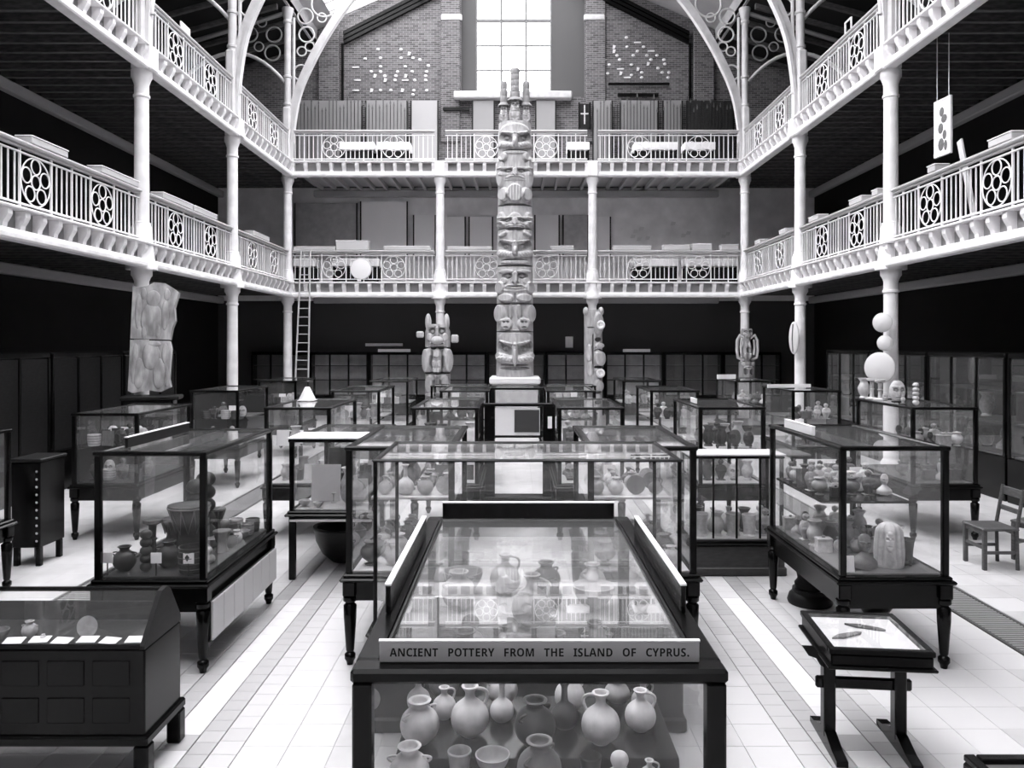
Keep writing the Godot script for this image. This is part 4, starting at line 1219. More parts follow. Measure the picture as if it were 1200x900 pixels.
func chair(label: String, pos: Vector3, turn: float) -> void:  # local +z is the front
	var t := thing("chair", label, "chair", pos, turn)
	var m: Material = M.chair_wood
	put(t, "seat", MB.new().box(Vector3(0, 0.465, 0), Vector3(0.44, 0.03, 0.42), 0.01), m)
	for sx: float in [-1.0, 1.0]:
		put(t, "leg", MB.new().box(Vector3(sx * 0.19, 0.225, 0.18), Vector3(0.045, 0.45, 0.045), 0.006), m)
		put(t, "leg", MB.new().tube([Vector3(sx * 0.19, 0, -0.2), Vector3(sx * 0.19, 0.47, -0.19), Vector3(sx * 0.19, 0.92, -0.27)], 0.023, 6), m)
		put(t, "stretcher", MB.new().box(Vector3(sx * 0.19, 0.2, 0), Vector3(0.02, 0.035, 0.36)), m)
	for yy: float in [0.66, 0.86]:
		put(t, "back_rail", MB.new().box(Vector3(0, yy, -0.2 - (yy - 0.47) * 0.17), Vector3(0.38, 0.1 if yy > 0.8 else 0.06, 0.02), 0.006), m)
	put(t, "seat_rail", MB.new().box(Vector3(0, 0.425, 0.18), Vector3(0.34, 0.05, 0.025)).box(Vector3(0, 0.425, -0.18), Vector3(0.34, 0.05, 0.025)), m)
	put(t, "stretcher", MB.new().box(Vector3(0, 0.25, 0.18), Vector3(0.34, 0.035, 0.02)), m)

func wall_cases() -> void:
	# tall cases against the far wall and down both sides under the galleries
	for k in 9:
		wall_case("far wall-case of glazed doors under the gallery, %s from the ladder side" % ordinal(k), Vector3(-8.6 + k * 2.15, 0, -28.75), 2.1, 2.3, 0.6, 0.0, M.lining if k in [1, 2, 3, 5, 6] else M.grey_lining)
	for side in 2:
		for k in 4:
			var s := -1.0 if side == 0 else 1.0
			wall_case("tall dark %s beneath the gallery, %s side, %s from the front" % ["panelled cupboard" if side == 0 else "glazed wall-case", "ladder" if side == 0 else "chair", ordinal(k)], Vector3(s * 8.5, 0, -(9.8 if side == 0 else 11.6) - k * 2.5), 2.44, 2.45, 0.9, PI / 2 if side == 0 else -PI / 2, M.worn_wood, side == 1)

func wall_case(label: String, pos: Vector3, w: float, h: float, dp: float, turn: float, back: Material, glass := true) -> void:
	var t := thing("wall_case", label, "wall case", pos, turn)
	var z := dp / 2
	put(t, "plinth", MB.new().box(Vector3(0, 0.36, 0), Vector3(w, 0.72, dp), 0.01), M.dark_wood)
	put(t, "back_board", MB.new().box(Vector3(0, h / 2 + 0.36, -z + 0.02), Vector3(w - 0.02, h - 0.74, 0.03)), back)
	put(t, "cornice", MB.new().box(Vector3(0, h - 0.05, 0), Vector3(w, 0.1, dp), 0.02), M.dark_wood)
	for k in 4:
		put(t, "stile", MB.new().box(Vector3(-w / 2 + 0.03 + (w - 0.06) * k / 3.0, h / 2 + 0.31, z - 0.025), Vector3(0.06, h - 0.82, 0.05), 0.006), M.dark_wood)
	for sx: float in [-1.0, 1.0]:
		put(t, "end_board", MB.new().box(Vector3(sx * (w / 2 - 0.015), h / 2 + 0.31, -0.04), Vector3(0.03, h - 0.82, dp - 0.1)), M.dark_wood)
	for yy: float in [0.735, 1.28, 1.8]:
		put(t, "shelf", MB.new().box(Vector3(0, yy, -0.02), Vector3(w - 0.07, 0.025, dp - 0.16)), M.worn_wood)
	for k in 3:
		if not glass:
			put(t, "door", MB.new().box(Vector3(-w / 2 + 0.03 + (w - 0.06) * (k + 0.5) / 3.0, h / 2 + 0.31, z - 0.03), Vector3((w - 0.06) / 3.0 - 0.07, h - 0.84, 0.02)), M.worn_wood)
			continue
		pane(t, Vector3(-w / 2 + 0.06 + (w - 0.06) * k / 3.0, 0.74, z - 0.02), Vector3((w - 0.06) / 3.0 - 0.06, 0, 0), Vector3(0, h - 0.84, 0), Vector3.BACK)

# ---- small things -------------------------------------------------------------------------------------------------------
func pr(a: Array, s: float) -> Array:
	var o := []
	for k in range(0, a.size(), 2):
		o.append(Vector2(a[k], a[k + 1]) * s)
	return o

func smooth_profile(a: Array) -> Array:
	var o := [a[0], a[1]]
	for k in range(1, a.size() - 2):
		for j in range(1, 4):
			var p: Vector2 = a[k].cubic_interpolate(a[k + 1], a[k - 1], a[k + 2], j / 3.0)
			o.append(Vector2(maxf(p.x, 0.0), maxf(p.y, 0.0)) if j < 3 else a[k + 1])
	o.append(a[-1])
	return o

var PROFILES := {
	"round_jar": [0, 0, .2, 0, .24, .03, .4, .2, .46, .42, .4, .64, .26, .78, .2, .82, .19, .9, .26, .97, .27, 1, .2, 1, .15, .85, 0, .8],
	"jug": [0, 0, .16, 0, .18, .03, .34, .16, .39, .36, .33, .56, .18, .7, .11, .77, .1, .88, .17, .98, .17, 1, .12, 1, .07, .85, 0, .8],
	"bottle": [0, 0, .14, 0, .26, .1, .3, .26, .25, .42, .1, .56, .075, .66, .07, .88, .12, .98, .12, 1, .08, 1, .05, .8, 0, .7],
	"bowl": [0, 0, .3, 0, .32, .08, .6, .3, .82, .66, .9, .96, .92, 1, .85, 1, .76, .7, .5, .3, 0, .16],
	"vase": [0, 0, .2, 0, .22, .04, .16, .12, .26, .3, .3, .52, .2, .74, .17, .82, .27, .98, .28, 1, .22, 1, .12, .8, 0, .7],
	"beaker": [0, 0, .3, 0, .31, .04, .27, .1, .28, .5, .33, .9, .35, 1, .3, 1, .25, .6, 0, .2],
	"urn": [0, 0, .22, 0, .23, .05, .12, .1, .14, .14, .38, .34, .42, .56, .34, .72, .24, .78, .22, .86, .3, .92, .3, .95, .2, .97, .08, 1, 0, 1],
	"drum": [0, 0, .28, 0, .3, .03, .27, .1, .2, .35, .22, .5, .33, .75, .38, .93, .4, .94, .4, .98, .37, 1, 0, 1],
	"basket": [0, 0, .44, 0, .48, .05, .52, .35, .55, .7, .52, .92, .55, .95, .54, 1, .48, 1, .46, .6, 0, .1],
	"gourd": [0, 0, .2, 0, .34, .12, .38, .28, .3, .44, .16, .54, .2, .64, .24, .76, .2, .9, .08, .98, 0, 1],
}

func artifact(kind: String, tone: String, h: float, pos: Vector3, turn := 0.0) -> Node3D:
	var m: Material = M["clay_" + tone]
	var t := thing(kind, "", kind.replace("_", " ") if not kind in ["round_jar"] else "jar", pos, turn)
	if PROFILES.has(kind):
		var near := pos.z > -4.2
		var shape := pr(PROFILES[kind], h)
		if pos.z > -9.0 and kind != "basket":
			shape = smooth_profile(shape)
		var b := MB.new().lathe(shape, 36 if near else 20)
		if kind == "drum":
			put(t, "body", b, m)
			var lace := MB.new()
			for k in 10:
				var a := TAU * k / 10
				var c := TAU * (k + 0.5) / 10
				lace.tube([Vector3(sin(a) * 0.395, 0.93, cos(a) * 0.395) * h, Vector3(sin(c) * 0.25, 0.45, cos(c) * 0.25) * h, Vector3(sin(a + TAU / 10) * 0.395, 0.93, cos(a + TAU / 10) * 0.395) * h], 0.012 * h, 5)
			put(t, "lacing", lace, M.clay_grey)
			put(t, "hoop", MB.new().ring(Vector3(0, 0.95 * h, 0), 0.4 * h, 0.018 * h, 22, 6, 1), M.clay_grey)
			return t
		put(t, "body", b, m)
		if kind == "jug":
			put(t, "handle", MB.new().tube(arc3(Vector3(0.11, 0.93, 0) * h, Vector3(0.36, 0.83, 0) * h, Vector3(0.3, 0.58, 0) * h, 8), 0.035 * h, 7), m)
		elif kind == "round_jar":
			for s: float in [-1.0, 1.0]:
				put(t, "lug", MB.new().tube(arc3(Vector3(s * 0.4, 0.62, 0) * h, Vector3(s * 0.5, 0.72, 0) * h, Vector3(s * 0.3, 0.76, 0) * h, 6), 0.028 * h, 6), m)
		elif kind == "urn":
			put(t, "knob", MB.new().ball(Vector3(0, 1.0, 0) * h, Vector3(0.05, 0.05, 0.05) * h, 10, 6), m)
		elif kind == "basket":
			for k in 4:
				put(t, "woven_band", MB.new().ring(Vector3(0, 0.2 + 0.22 * k, 0) * h, [0.505, 0.53, 0.552, 0.535][k] * h, 0.018 * h, 24, 5, 1), M.clay_grey)
		elif kind == "vase":
			put(t, "foot_ring", MB.new().ring(Vector3(0, 0.03, 0) * h, 0.21 * h, 0.02 * h, 18, 5, 1), m)
		return t
	match kind:
		"figurine":
			var f := crest_face(0.86, 0.2, 0.25, 0.12, 0.6)
			for k in f.size():
				f[k][4] *= h * 2.0
				f[k][1] *= h
				f[k][3] *= h
			f += both([0.75, 0.52 * h, 0.3, 0.2 * h, 0.05 * h, 0.0])
			f += both([0.4, 0.44 * h, 0.4, 0.06 * h, 0.05 * h, 0.0])
			f.append([0.0, 0.18 * h, 0.08, 0.2 * h, -0.05 * h, 0.6])
			var p := func(y: float) -> float:
				var u := y / h
				if u > 0.98: return h * 0.05
				if u > 0.78: return h * (0.04 + 0.1 * sqrt(maxf(0.0, 1.0 - pow((u - 0.88) / 0.115, 2.0))))
				if u > 0.72: return h * 0.07
				return h * (0.13 + 0.07 * sin((0.74 - u) * 6.0)) * smoothstep(0.8, 0.68, u) + h * 0.05
			put(t, "figure", carve(p, 0.03 * h, h, 60, 28, f, 1.0, 0.8), m)
			put(t, "base", MB.new().box(Vector3(0, 0.02 * h, 0), Vector3(0.42, 0.04, 0.36) * h, 0.005), m)
		"bust":
			var f := crest_face(0.7, 0.34, 0.25, 0.2, 0.7)
			for k in f.size():
				f[k][4] *= h * 1.4
				f[k][1] *= h
				f[k][3] *= h
			var p := func(y: float) -> float:
				var u := y / h
				if u > 0.52: return h * (0.03 + 0.16 * sqrt(maxf(0.0, 1.0 - pow((u - 0.75) / 0.26, 2.0))))
				return h * lerpf(0.36, 0.1, smoothstep(0.18, 0.52, u))
			put(t, "bust_figure", carve(p, 0.06 * h, h, 70, 36, f, 1.0, 0.75), m)
			put(t, "socle", MB.new().lathe(pr([0, 0, .2, 0, .2, .03, .14, .05, .16, .07, 0, .07], h), 16), m)
		"wigged_head":
			var f := []
			f += both([0.16, 0.65 * h, 0.09, 0.03 * h, -0.016 * h, 0.3])
			f += both([0.16, 0.71 * h, 0.11, 0.018 * h, 0.01 * h, 0.5])
			f.append([0.0, 0.6 * h, 0.07, 0.09 * h, 0.035 * h, 0.0])
			f.append([0.0, 0.5 * h, 0.14, 0.02 * h, -0.014 * h, 0.35])
			f.append([0.0, 0.6 * h, 0.36, 0.24 * h, 0.035 * h, 1.1])
			f += both([0.48, 0.52 * h, 0.1, 0.5 * h, -0.03 * h, 0.75])
			for k in 4:
				f += both([0.62 + k * 0.1, 0.5 * h, 0.03, 0.46 * h, -0.012 * h, 0.75])
			f.append([0.0, 0.2 * h, 0.3, 0.2 * h, 0.0, 0.8])
			var p := func(y: float) -> float:
				var u := y / h
				return h * (0.31 + 0.02 * sin(u * 5.0)) * (sqrt(maxf(0.02, 1.0 - pow(maxf(0.0, u - 0.78) / 0.225, 2.0))))
			put(t, "head", carve(p, 0.0, h, 110, 60, f, 1.0, 0.8), m)
		"box":
			put(t, "body", MB.new().box(Vector3(0, 0.36, 0) * h, Vector3(0.9, 0.72, 0.6) * h, 0.02 * h), m)
			put(t, "lid", MB.new().box(Vector3(0, 0.79, 0) * h, Vector3(0.96, 0.14, 0.66) * h, 0.03 * h).box(Vector3(0, 0.93, 0) * h, Vector3(0.2, 0.14, 0.1) * h, 0.02 * h), m)
		"card":
			var c := put(t, "card_face", MB.new().box(Vector3(0, 0.5, 0) * h, Vector3(0.8 * h, h, 0.01), 0.002), M.card if tone in ["white", "pale"] else m)
			c.rotation.x = -0.12
			put(t, "prop", MB.new().box(Vector3(0, 0.2 * h, -0.1 * h), Vector3(0.1 * h, 0.4 * h, 0.01)), M.worn_wood)
		"plate":
			var d := put(t, "dish", MB.new().lathe(pr([0, 0, .2, 0, .46, .06, .5, .09, .45, .09, .2, .03, 0, .03], h), 26), m, Vector3(0, h * 0.5, 0.0))
			d.rotation.x = PI / 2 - 0.2
			put(t, "stand", MB.new().box(Vector3(0, 0.06 * h, -0.06 * h), Vector3(0.3, 0.12, 0.2) * h, 0.01 * h), M.dark_wood)
		"mask":
			var f := crest_face(0.5, 0.9, 0.2, 0.35, 0.3)
			for k in f.size():
				f[k][4] *= h * 1.6
				f[k][1] *= h
				f[k][3] *= h
			put(t, "face", carve(func(y: float) -> float: return h * 0.36 * sqrt(maxf(0.02, 1.0 - pow(y / h - 0.52, 2.0) * 3.7)), 0.06 * h, h, 60, 36, f, 1.0, 0.6), m)
			put(t, "stand", MB.new().box(Vector3(0, 0.03, 0) * h, Vector3(0.4, 0.06, 0.3) * h), M.dark_wood)
		"animal_carving":
			var b := MB.new()
			b.ball(Vector3(0, 0.42, 0) * h, Vector3(0.75, 0.36, 0.32) * h, 16, 10)
			b.ball(Vector3(0.62, 0.78, 0) * h, Vector3(0.26, 0.22, 0.2) * h, 12, 8)
			b.ball(Vector3(0.56, 0.6, 0) * h, Vector3(0.22, 0.3, 0.2) * h, 12, 8)
			put(t, "body", b, m)
			put(t, "paw", MB.new().ball(Vector3(0.6, 0.1, 0.14) * h, Vector3(0.34, 0.1, 0.09) * h, 10, 6), m)
			put(t, "paw", MB.new().ball(Vector3(0.6, 0.1, -0.14) * h, Vector3(0.34, 0.1, 0.09) * h, 10, 6), m)
		"gourd_stack":
			for k in 5:
				put(t, "bulb", MB.new().ball(Vector3(0, (0.115 + 0.19 * k) * h, 0), Vector3(0.14, 0.112, 0.14) * h, 14, 9), m)
		"spool_stand":
			put(t, "stem", MB.new().lathe(pr([0, 0, .3, 0, .3, .06, .1, .12, .08, .5, .1, .86, .24, .92, .24, 1, 0, 1], h), 18), m)
			put(t, "collar", MB.new().ring(Vector3(0, 0.5, 0) * h, 0.09 * h, 0.03 * h, 16, 6, 1), m)
	return t

var DESC := {"round_jar": "round-bellied jar", "jug": "handled jug", "bottle": "narrow-necked bottle", "bowl": "open bowl", "vase": "flared vase", "beaker": "straight-sided beaker", "urn": "lidded urn", "drum": "laced goblet drum", "basket": "banded basket",
	"gourd": "double gourd vessel", "figurine": "carved standing figurine", "bust": "head-and-shoulders bust", "wigged_head": "wigged coffin head", "box": "lidded box", "card": "propped card", "plate": "upright dish", "mask": "carved face mask", "animal_carving": "crouching animal carving", "gourd_stack": "stack of bulbs", "spool_stand": "turned spool stand"}
var WIDE := {"bowl": 1.85, "basket": 1.12, "round_jar": 1.08, "jug": 1.04, "drum": 0.82, "box": 1.0, "plate": 1.02, "bottle": 0.62, "vase": 0.62, "beaker": 0.72, "urn": 0.86, "gourd": 0.78, "figurine": 0.58, "bust": 0.76, "card": 0.82, "mask": 0.8, "animal_carving": 1.8, "gourd_stack": 0.3, "spool_stand": 0.62, "wigged_head": 0.7}

var taken := {}
var back_most := 5
func exhibit(kind: String, tone: String, h: float, pos: Vector3, place: String, turn := 0.0) -> Node3D:
	var key := "%s%.2f" % [place, pos.y]
	if not taken.has(key):
		taken[key] = []
	if place == "in the lettered pottery case":
		var r0: float = h * WIDE[kind] / 2.0
		pos.x = clampf(pos.x, -0.48 + r0, 0.64 - r0)
		pos.z = minf(pos.z, -2.76 - r0)
	var ray := Vector3(0, 0, -1)
	for k in 24:  # step back, and then shrink, until nothing is touched
		var hit := false
		for q: Vector3 in taken[key]:
			if Vector2(q.x - pos.x, q.z - pos.z).length() < q.y + h * WIDE[kind] / 2.0 + 0.008:
				hit = true
		if not hit:
			break
		if k < back_most:
			pos += ray * 0.02
		else:
			h *= 0.95
	taken[key].append(Vector3(pos.x, h * WIDE[kind] / 2.0, pos.z))
	var t := artifact(kind, tone, h, pos, turn)
	enlist(t, "%s %s" % [tone, DESC[kind]], place)
	return t

func fill(place: String, x0: float, x1: float, y: float, d0: float, d1: float, nx: int, nd: int, kinds: Array, tones: Array, h0: float, h1: float, skip := 0.0) -> void:
	var cw := (x1 - x0) / nx
	back_most = 0
	var cd := (d1 - d0) / nd
	for b in nd:
		for a in nx:
			if rng.randf() < skip:
				continue
			var kind: String = kinds[rng.randi() % kinds.size()]
			var tone: String = tones[rng.randi() % tones.size()]
			var h := rng.randf_range(h0, h1)
			var room := minf(cw, cd) * 0.97
			h = minf(h, room / WIDE[kind])
			var slack: float = (room - h * WIDE[kind]) / 2.0
			var turn := 0.0 if kind in ["card", "plate", "box", "figurine", "bust", "mask", "animal_carving"] else rng.randf_range(-0.7, 0.7)
			exhibit(kind, tone, h, Vector3(x0 + cw * (a + 0.5) + rng.randf_range(-slack, slack), y, -(d0 + cd * (b + 0.5) + rng.randf_range(-slack, slack))), place, turn)
	back_most = 5

func seen(kind: String, tone: String, px: float, py_top: float, d: float, base: float, place: String, turn := 0.0) -> Node3D:  # stands at depth d on a floor of height base and reaches the height seen at py_top
	var top := EYE - (py_top - HY) / F * d
	return exhibit(kind, tone, top - base, Vector3((px - CX) / F * d, base + 0.001, -d), place, turn)

func contents() -> void:
	# the lettered case: steps at 0.96 and 1.0, a low back at 0.74
	var P := "in the lettered pottery case"
	back_most = 1
	for q: Array in [["round_jar", "white", 470, 0.16, 0.0], ["jug", "white", 512, 0.17, 2.6], ["beaker", "pale", 538, 0.15, 0.0], ["round_jar", "grey", 632, 0.18, 0.9], ["gourd", "white", 726, 0.14, 0.0], ["jug", "white", 762, 0.16, 0.0], ["jug", "pale", 806, 0.15, 0.3], ["beaker", "black", 692, 0.12, 0.0], ["bottle", "white", 668, 0.13, 0.0]]:
		exhibit(q[0], q[1], q[3], Vector3((q[2] - CX) / F * 2.88, 0.961, -2.88), P, q[4])
	back_most = 12
	for q: Array in [["round_jar", "white", 474, 0.17, 0.8, 3.14], ["jug", "white", 550, 0.2, 0.3, 3.16], ["round_jar", "black", 627, 0.18, 0.8, 3.12], ["jug", "white", 704, 0.2, 2.7, 3.14], ["jug", "white", 756, 0.165, 0.0, 3.12], ["jug", "pale", 800, 0.17, 0.4, 3.16], ["jug", "white", 514, 0.14, 0.5, 3.1], ["bottle", "white", 587, 0.17, 0.0, 3.1], ["bottle", "dark", 664, 0.19, 0.0, 3.12], ["round_jar", "white", 588, 0.15, 0.5, 3.38], ["jug", "white", 668, 0.17, 0.2, 3.4], ["gourd", "pale", 728, 0.15, 0.0, 3.36], ["urn", "grey", 518, 0.16, 0.0, 3.4], ["bottle", "pale", 470, 0.17, 0.0, 3.42], ["jug", "grey", 780, 0.16, 0.0, 3.42]]:
		exhibit(q[0], q[1], q[3], Vector3((q[2] - CX) / F * q[5], 1.001, -q[5]), P, q[4])
	back_most = 5
	exhibit("jug", "pale", 0.27, Vector3(0.08, 1.121, -4.105), P, -0.3)
	fill(P, -0.42, 0.6, 0.741, 4.3, 4.88, 4, 2, ["jug", "round_jar", "bottle", "gourd"], ["dark", "grey"], 0.16, 0.24)
	exhibit("bowl", "pale", 0.07, Vector3(-0.088, 1.011, -2.895), P)
	# the thin-framed case: few pots seen dimly
	P = "in the thin-framed case"
	fill(P, -0.88, 1.03, 0.713, 5.4, 6.1, 6, 2, ["round_jar", "bowl", "vase", "jug"], ["white", "pale", "grey"], 0.18, 0.32, 0.15)
	# the drum case
	P = "in the drum case"
	for q: Array in [["round_jar", "dark", 146, 640, 6.38], ["gourd_stack", "dark", 171, 620, 6.34], ["round_jar", "black", 194, 636, 6.42], ["basket", "black", 226, 640, 6.33]]:
		seen(q[0], q[1], q[2], q[3], q[4], 0.753, P)
	for q: Array in [[126, 632, 6.24], [183, 633, 6.23], [221, 637, 6.22]]:
		var c := thing("label_card", "", "card", Vector3((q[0] - CX) / F * q[2], 0.753, -q[2]))
		put(c, "stick", MB.new().box(Vector3(0, 0.05, 0), Vector3(0.008, 0.1, 0.006)), M.worn_wood)
		put(c, "card_face", MB.new().box(Vector3(0, 0.14, 0), Vector3(0.085, 0.085, 0.004)), M.card)
		enlist(c, "small white label card on a stick", P)
	exhibit("spool_stand", "dark", 0.33, Vector3(-3.14, 0.753, -6.75), P)
	exhibit("drum", "dark", 0.44, Vector3(-2.87, 0.753, -6.82), P)
	exhibit("drum", "grey", 0.3, Vector3(-2.62, 0.753, -6.86), P)
	fill(P, -3.26, -2.84, 0.753, 7.05, 7.78, 2, 3, ["gourd_stack", "drum", "spool_stand", "drum"], ["dark", "black"], 0.4, 0.8)
	fill(P, -2.84, -2.52, 0.753, 7.05, 7.78, 2, 5, ["round_jar", "basket", "bowl", "gourd"], ["white", "pale", "grey"], 0.12, 0.26)
	fill(P, -2.66, -2.52, 0.753, 6.25, 6.66, 1, 3, ["round_jar", "gourd"], ["white", "pale"], 0.1, 0.14)
	# the bust case
	P = "in the bust case"
	seen("wigged_head", "white", 1042, 612, 6.5, 0.753, P, -0.35)
	seen("bust", "grey", 1013, 626, 6.42, 0.753, P, -0.1)
	exhibit("animal_carving", "dark", 0.14, Vector3(3.24, 0.753, -6.4), P)
	seen("beaker", "dark", 1062, 632, 6.62, 0.753, P)
	seen("vase", "white", 1050, 616, 6.82, 0.753, P)
	seen("card", "white", 994, 652, 6.32, 0.753, P)
	exhibit("box", "black", 0.1, Vector3(2.84, 1.241, -6.95), P)
	fill(P, 2.66, 3.4, 0.753, 6.85, 7.9, 5, 5, ["figurine", "bust", "vase", "round_jar", "box"], ["pale", "white", "white", "dark"], 0.22, 0.42)
	fill(P, 2.66, 3.39, 1.241, 6.95, 7.9, 5, 5, ["figurine", "bust", "card", "urn", "figurine"], ["white", "pale", "white", "grey"], 0.18, 0.4)
	# pottery cases of the front row
	for k in 2:
		P = "in the %s-side pottery case" % ["ladder", "chair"][k]
		var x0: float = [-1.31, 0.65][k]
		fill(P, x0, x0 + 0.74, 0.753, 6.4, 7.88, 4, 5, ["round_jar", "jug", "urn", "bowl"], ["pale", "grey", "white", "dark"], 0.24, 0.42)
		fill(P, x0, x0 + 0.74, 1.201, 7.16, 7.88, 4, 3, ["round_jar", "jug", "vase", "bottle", "plate"], ["white", "pale", "grey"], 0.2, 0.4)
	P = "in the white-silled case"
	for q: Array in [["card", "white", -2.22, 0.42, 9.1], ["card", "white", -1.78, 0.24, 9.2], ["spool_stand", "white", -2.1, 0.3, 8.9], ["vase", "white", -1.98, 0.36, 9.3], ["bottle", "pale", -1.86, 0.5, 8.95], ["bowl", "white", -2.38, 0.07, 8.8], ["bowl", "white", -2.22, 0.06, 8.75], ["box", "dark", -2.1, 0.3, 9.6], ["card", "black", -2.2, 0.5, 9.9], ["card", "black", -1.88, 0.45, 9.7]]:
		exhibit(q[0], q[1], q[3], Vector3(q[2], 0.773, -q[4]), P)
	P = "in the plinth case"
	fill(P, 2.02, 2.94, 0.413, 8.84, 9.24, 5, 2, ["vase", "figurine", "beaker", "bottle", "card"], ["white", "pale", "grey", "dark"], 0.3, 0.75)
	# the rows behind
	var nm := ["second row", "third row", "fourth row"]
	for r in 3:
		var d: float = [10.35, 14.1, 17.8][r]
		var k := 0
		for xc: float in [-5.45, -2.9, -0.94, 0.99, 2.86, 5.68 if r == 0 else 5.42]:
			if r == 2 and absf(xc) < 2:
				k += 1
				continue
			P = "%s case of the %s" % [ordinal(k), nm[r]]
			var kinds: Array = [["basket", "mask", "card", "figurine"], ["card", "plate", "vase", "box"], ["bust", "card", "vase", "figurine"], ["figurine", "card", "bust", "mask"], ["figurine", "plate", "vase", "mask"], ["bust", "box", "figurine", "urn"]][k]
			var tones: Array = [["dark", "grey", "white"], ["white", "pale", "grey"], ["white", "pale", "dark"], ["white", "grey", "pale"], ["white", "pale", "dark"], ["pale", "white", "dark", "grey"]][k]
			var nf: int = [3, 2, 2][r]
			fill(P, xc - 0.35, xc + 0.37, 1.221, d + 0.1, d + 0.85, 4, nf, kinds, tones, 0.18, 0.42)
			if r < 2:
				fill(P, xc - 0.35, xc + 0.37, 0.753, d + 0.1, d + 0.8, 4, 2, kinds, tones, 0.2, 0.4)
			k += 1
	P = "in the middle case before the totem pole"
	exhibit("card", "white", 0.36, Vector3(0.02, 0.513, -19.7), P)
	for k in 2:
		P = "in the long case, %s half" % ["ladder", "chair"][k]
		fill(P, [-2.08, 0.82][k], [-0.79, 1.93][k], 1.251, 19.7, 20.05, 6, 1, ["box", "card", "bowl", "figurine"], ["white", "pale", "grey"], 0.14, 0.24)
	# on top of the second-row case nearest the chairs
	P = "standing on top of the sixth second-row case"
	for k in 7:
		exhibit(["vase", "spool_stand", "spool_stand", "mask", "mask", "figurine", "gourd_stack"][k], "white", 0.31, Vector3(5.34 + 0.02 * k, 1.766, -12.0 + k * 0.22), P)
	# wall-cases beneath the galleries
	for side in 2:
		for k in 4:
			var s := -1.0 if side == 0 else 1.0
			var dc := (9.8 if side == 0 else 11.6) + k * 2.5
			P = "in %s side wall-case, %s from the front" % ["ladder" if side == 0 else "chair", ordinal(k)]
			var tones := ["dark", "black", "grey"] if side == 0 else ["grey", "pale", "dark"]
			for sh in (2 if side == 1 else 0):
				fill(P, s * 8.5 - 0.3, s * 8.5 + 0.26, [0.7485, 1.2935][sh], dc - 1.12, dc + 1.12, 1, 5, ["figurine", "mask", "basket", "bust", "vase"], tones, 0.3, 0.46, 0.1)
	# desk case of small finds
	P = "in the sloping desk case"
	for q: Array in [["round_jar", "pale", -3.0, 0.1, 4.82], ["plate", "pale", -2.64, 0.13, 4.82], ["bowl", "grey", -3.16, 0.06, 4.78], ["round_jar", "white", -2.88, 0.04, 4.76]]:
		exhibit(q[0], q[1], q[3], Vector3(q[2], 0.793, -q[4]), P)
	for k in 6:
		var c := thing("label_card", "", "card", Vector3(-3.03 + k * 0.145, 0.793, -4.72 - (k % 2) * 0.02), rng.randf_range(-0.3, 0.3))
		put(c, "sheet", MB.new().box(Vector3(0, 0.017, 0), Vector3(0.11, 0.004, 0.07)), M.card).rotation.x = 0.2
		enlist(c, "small white paper label lying flat", P)

func wand(parent: Node, called: String, l: float, r: float, m: Material) -> void:
	put(parent, called, MB.new().lathe([Vector2(0, 0), Vector2(r, 0), Vector2(r, l), Vector2(0, l)], 6), m)

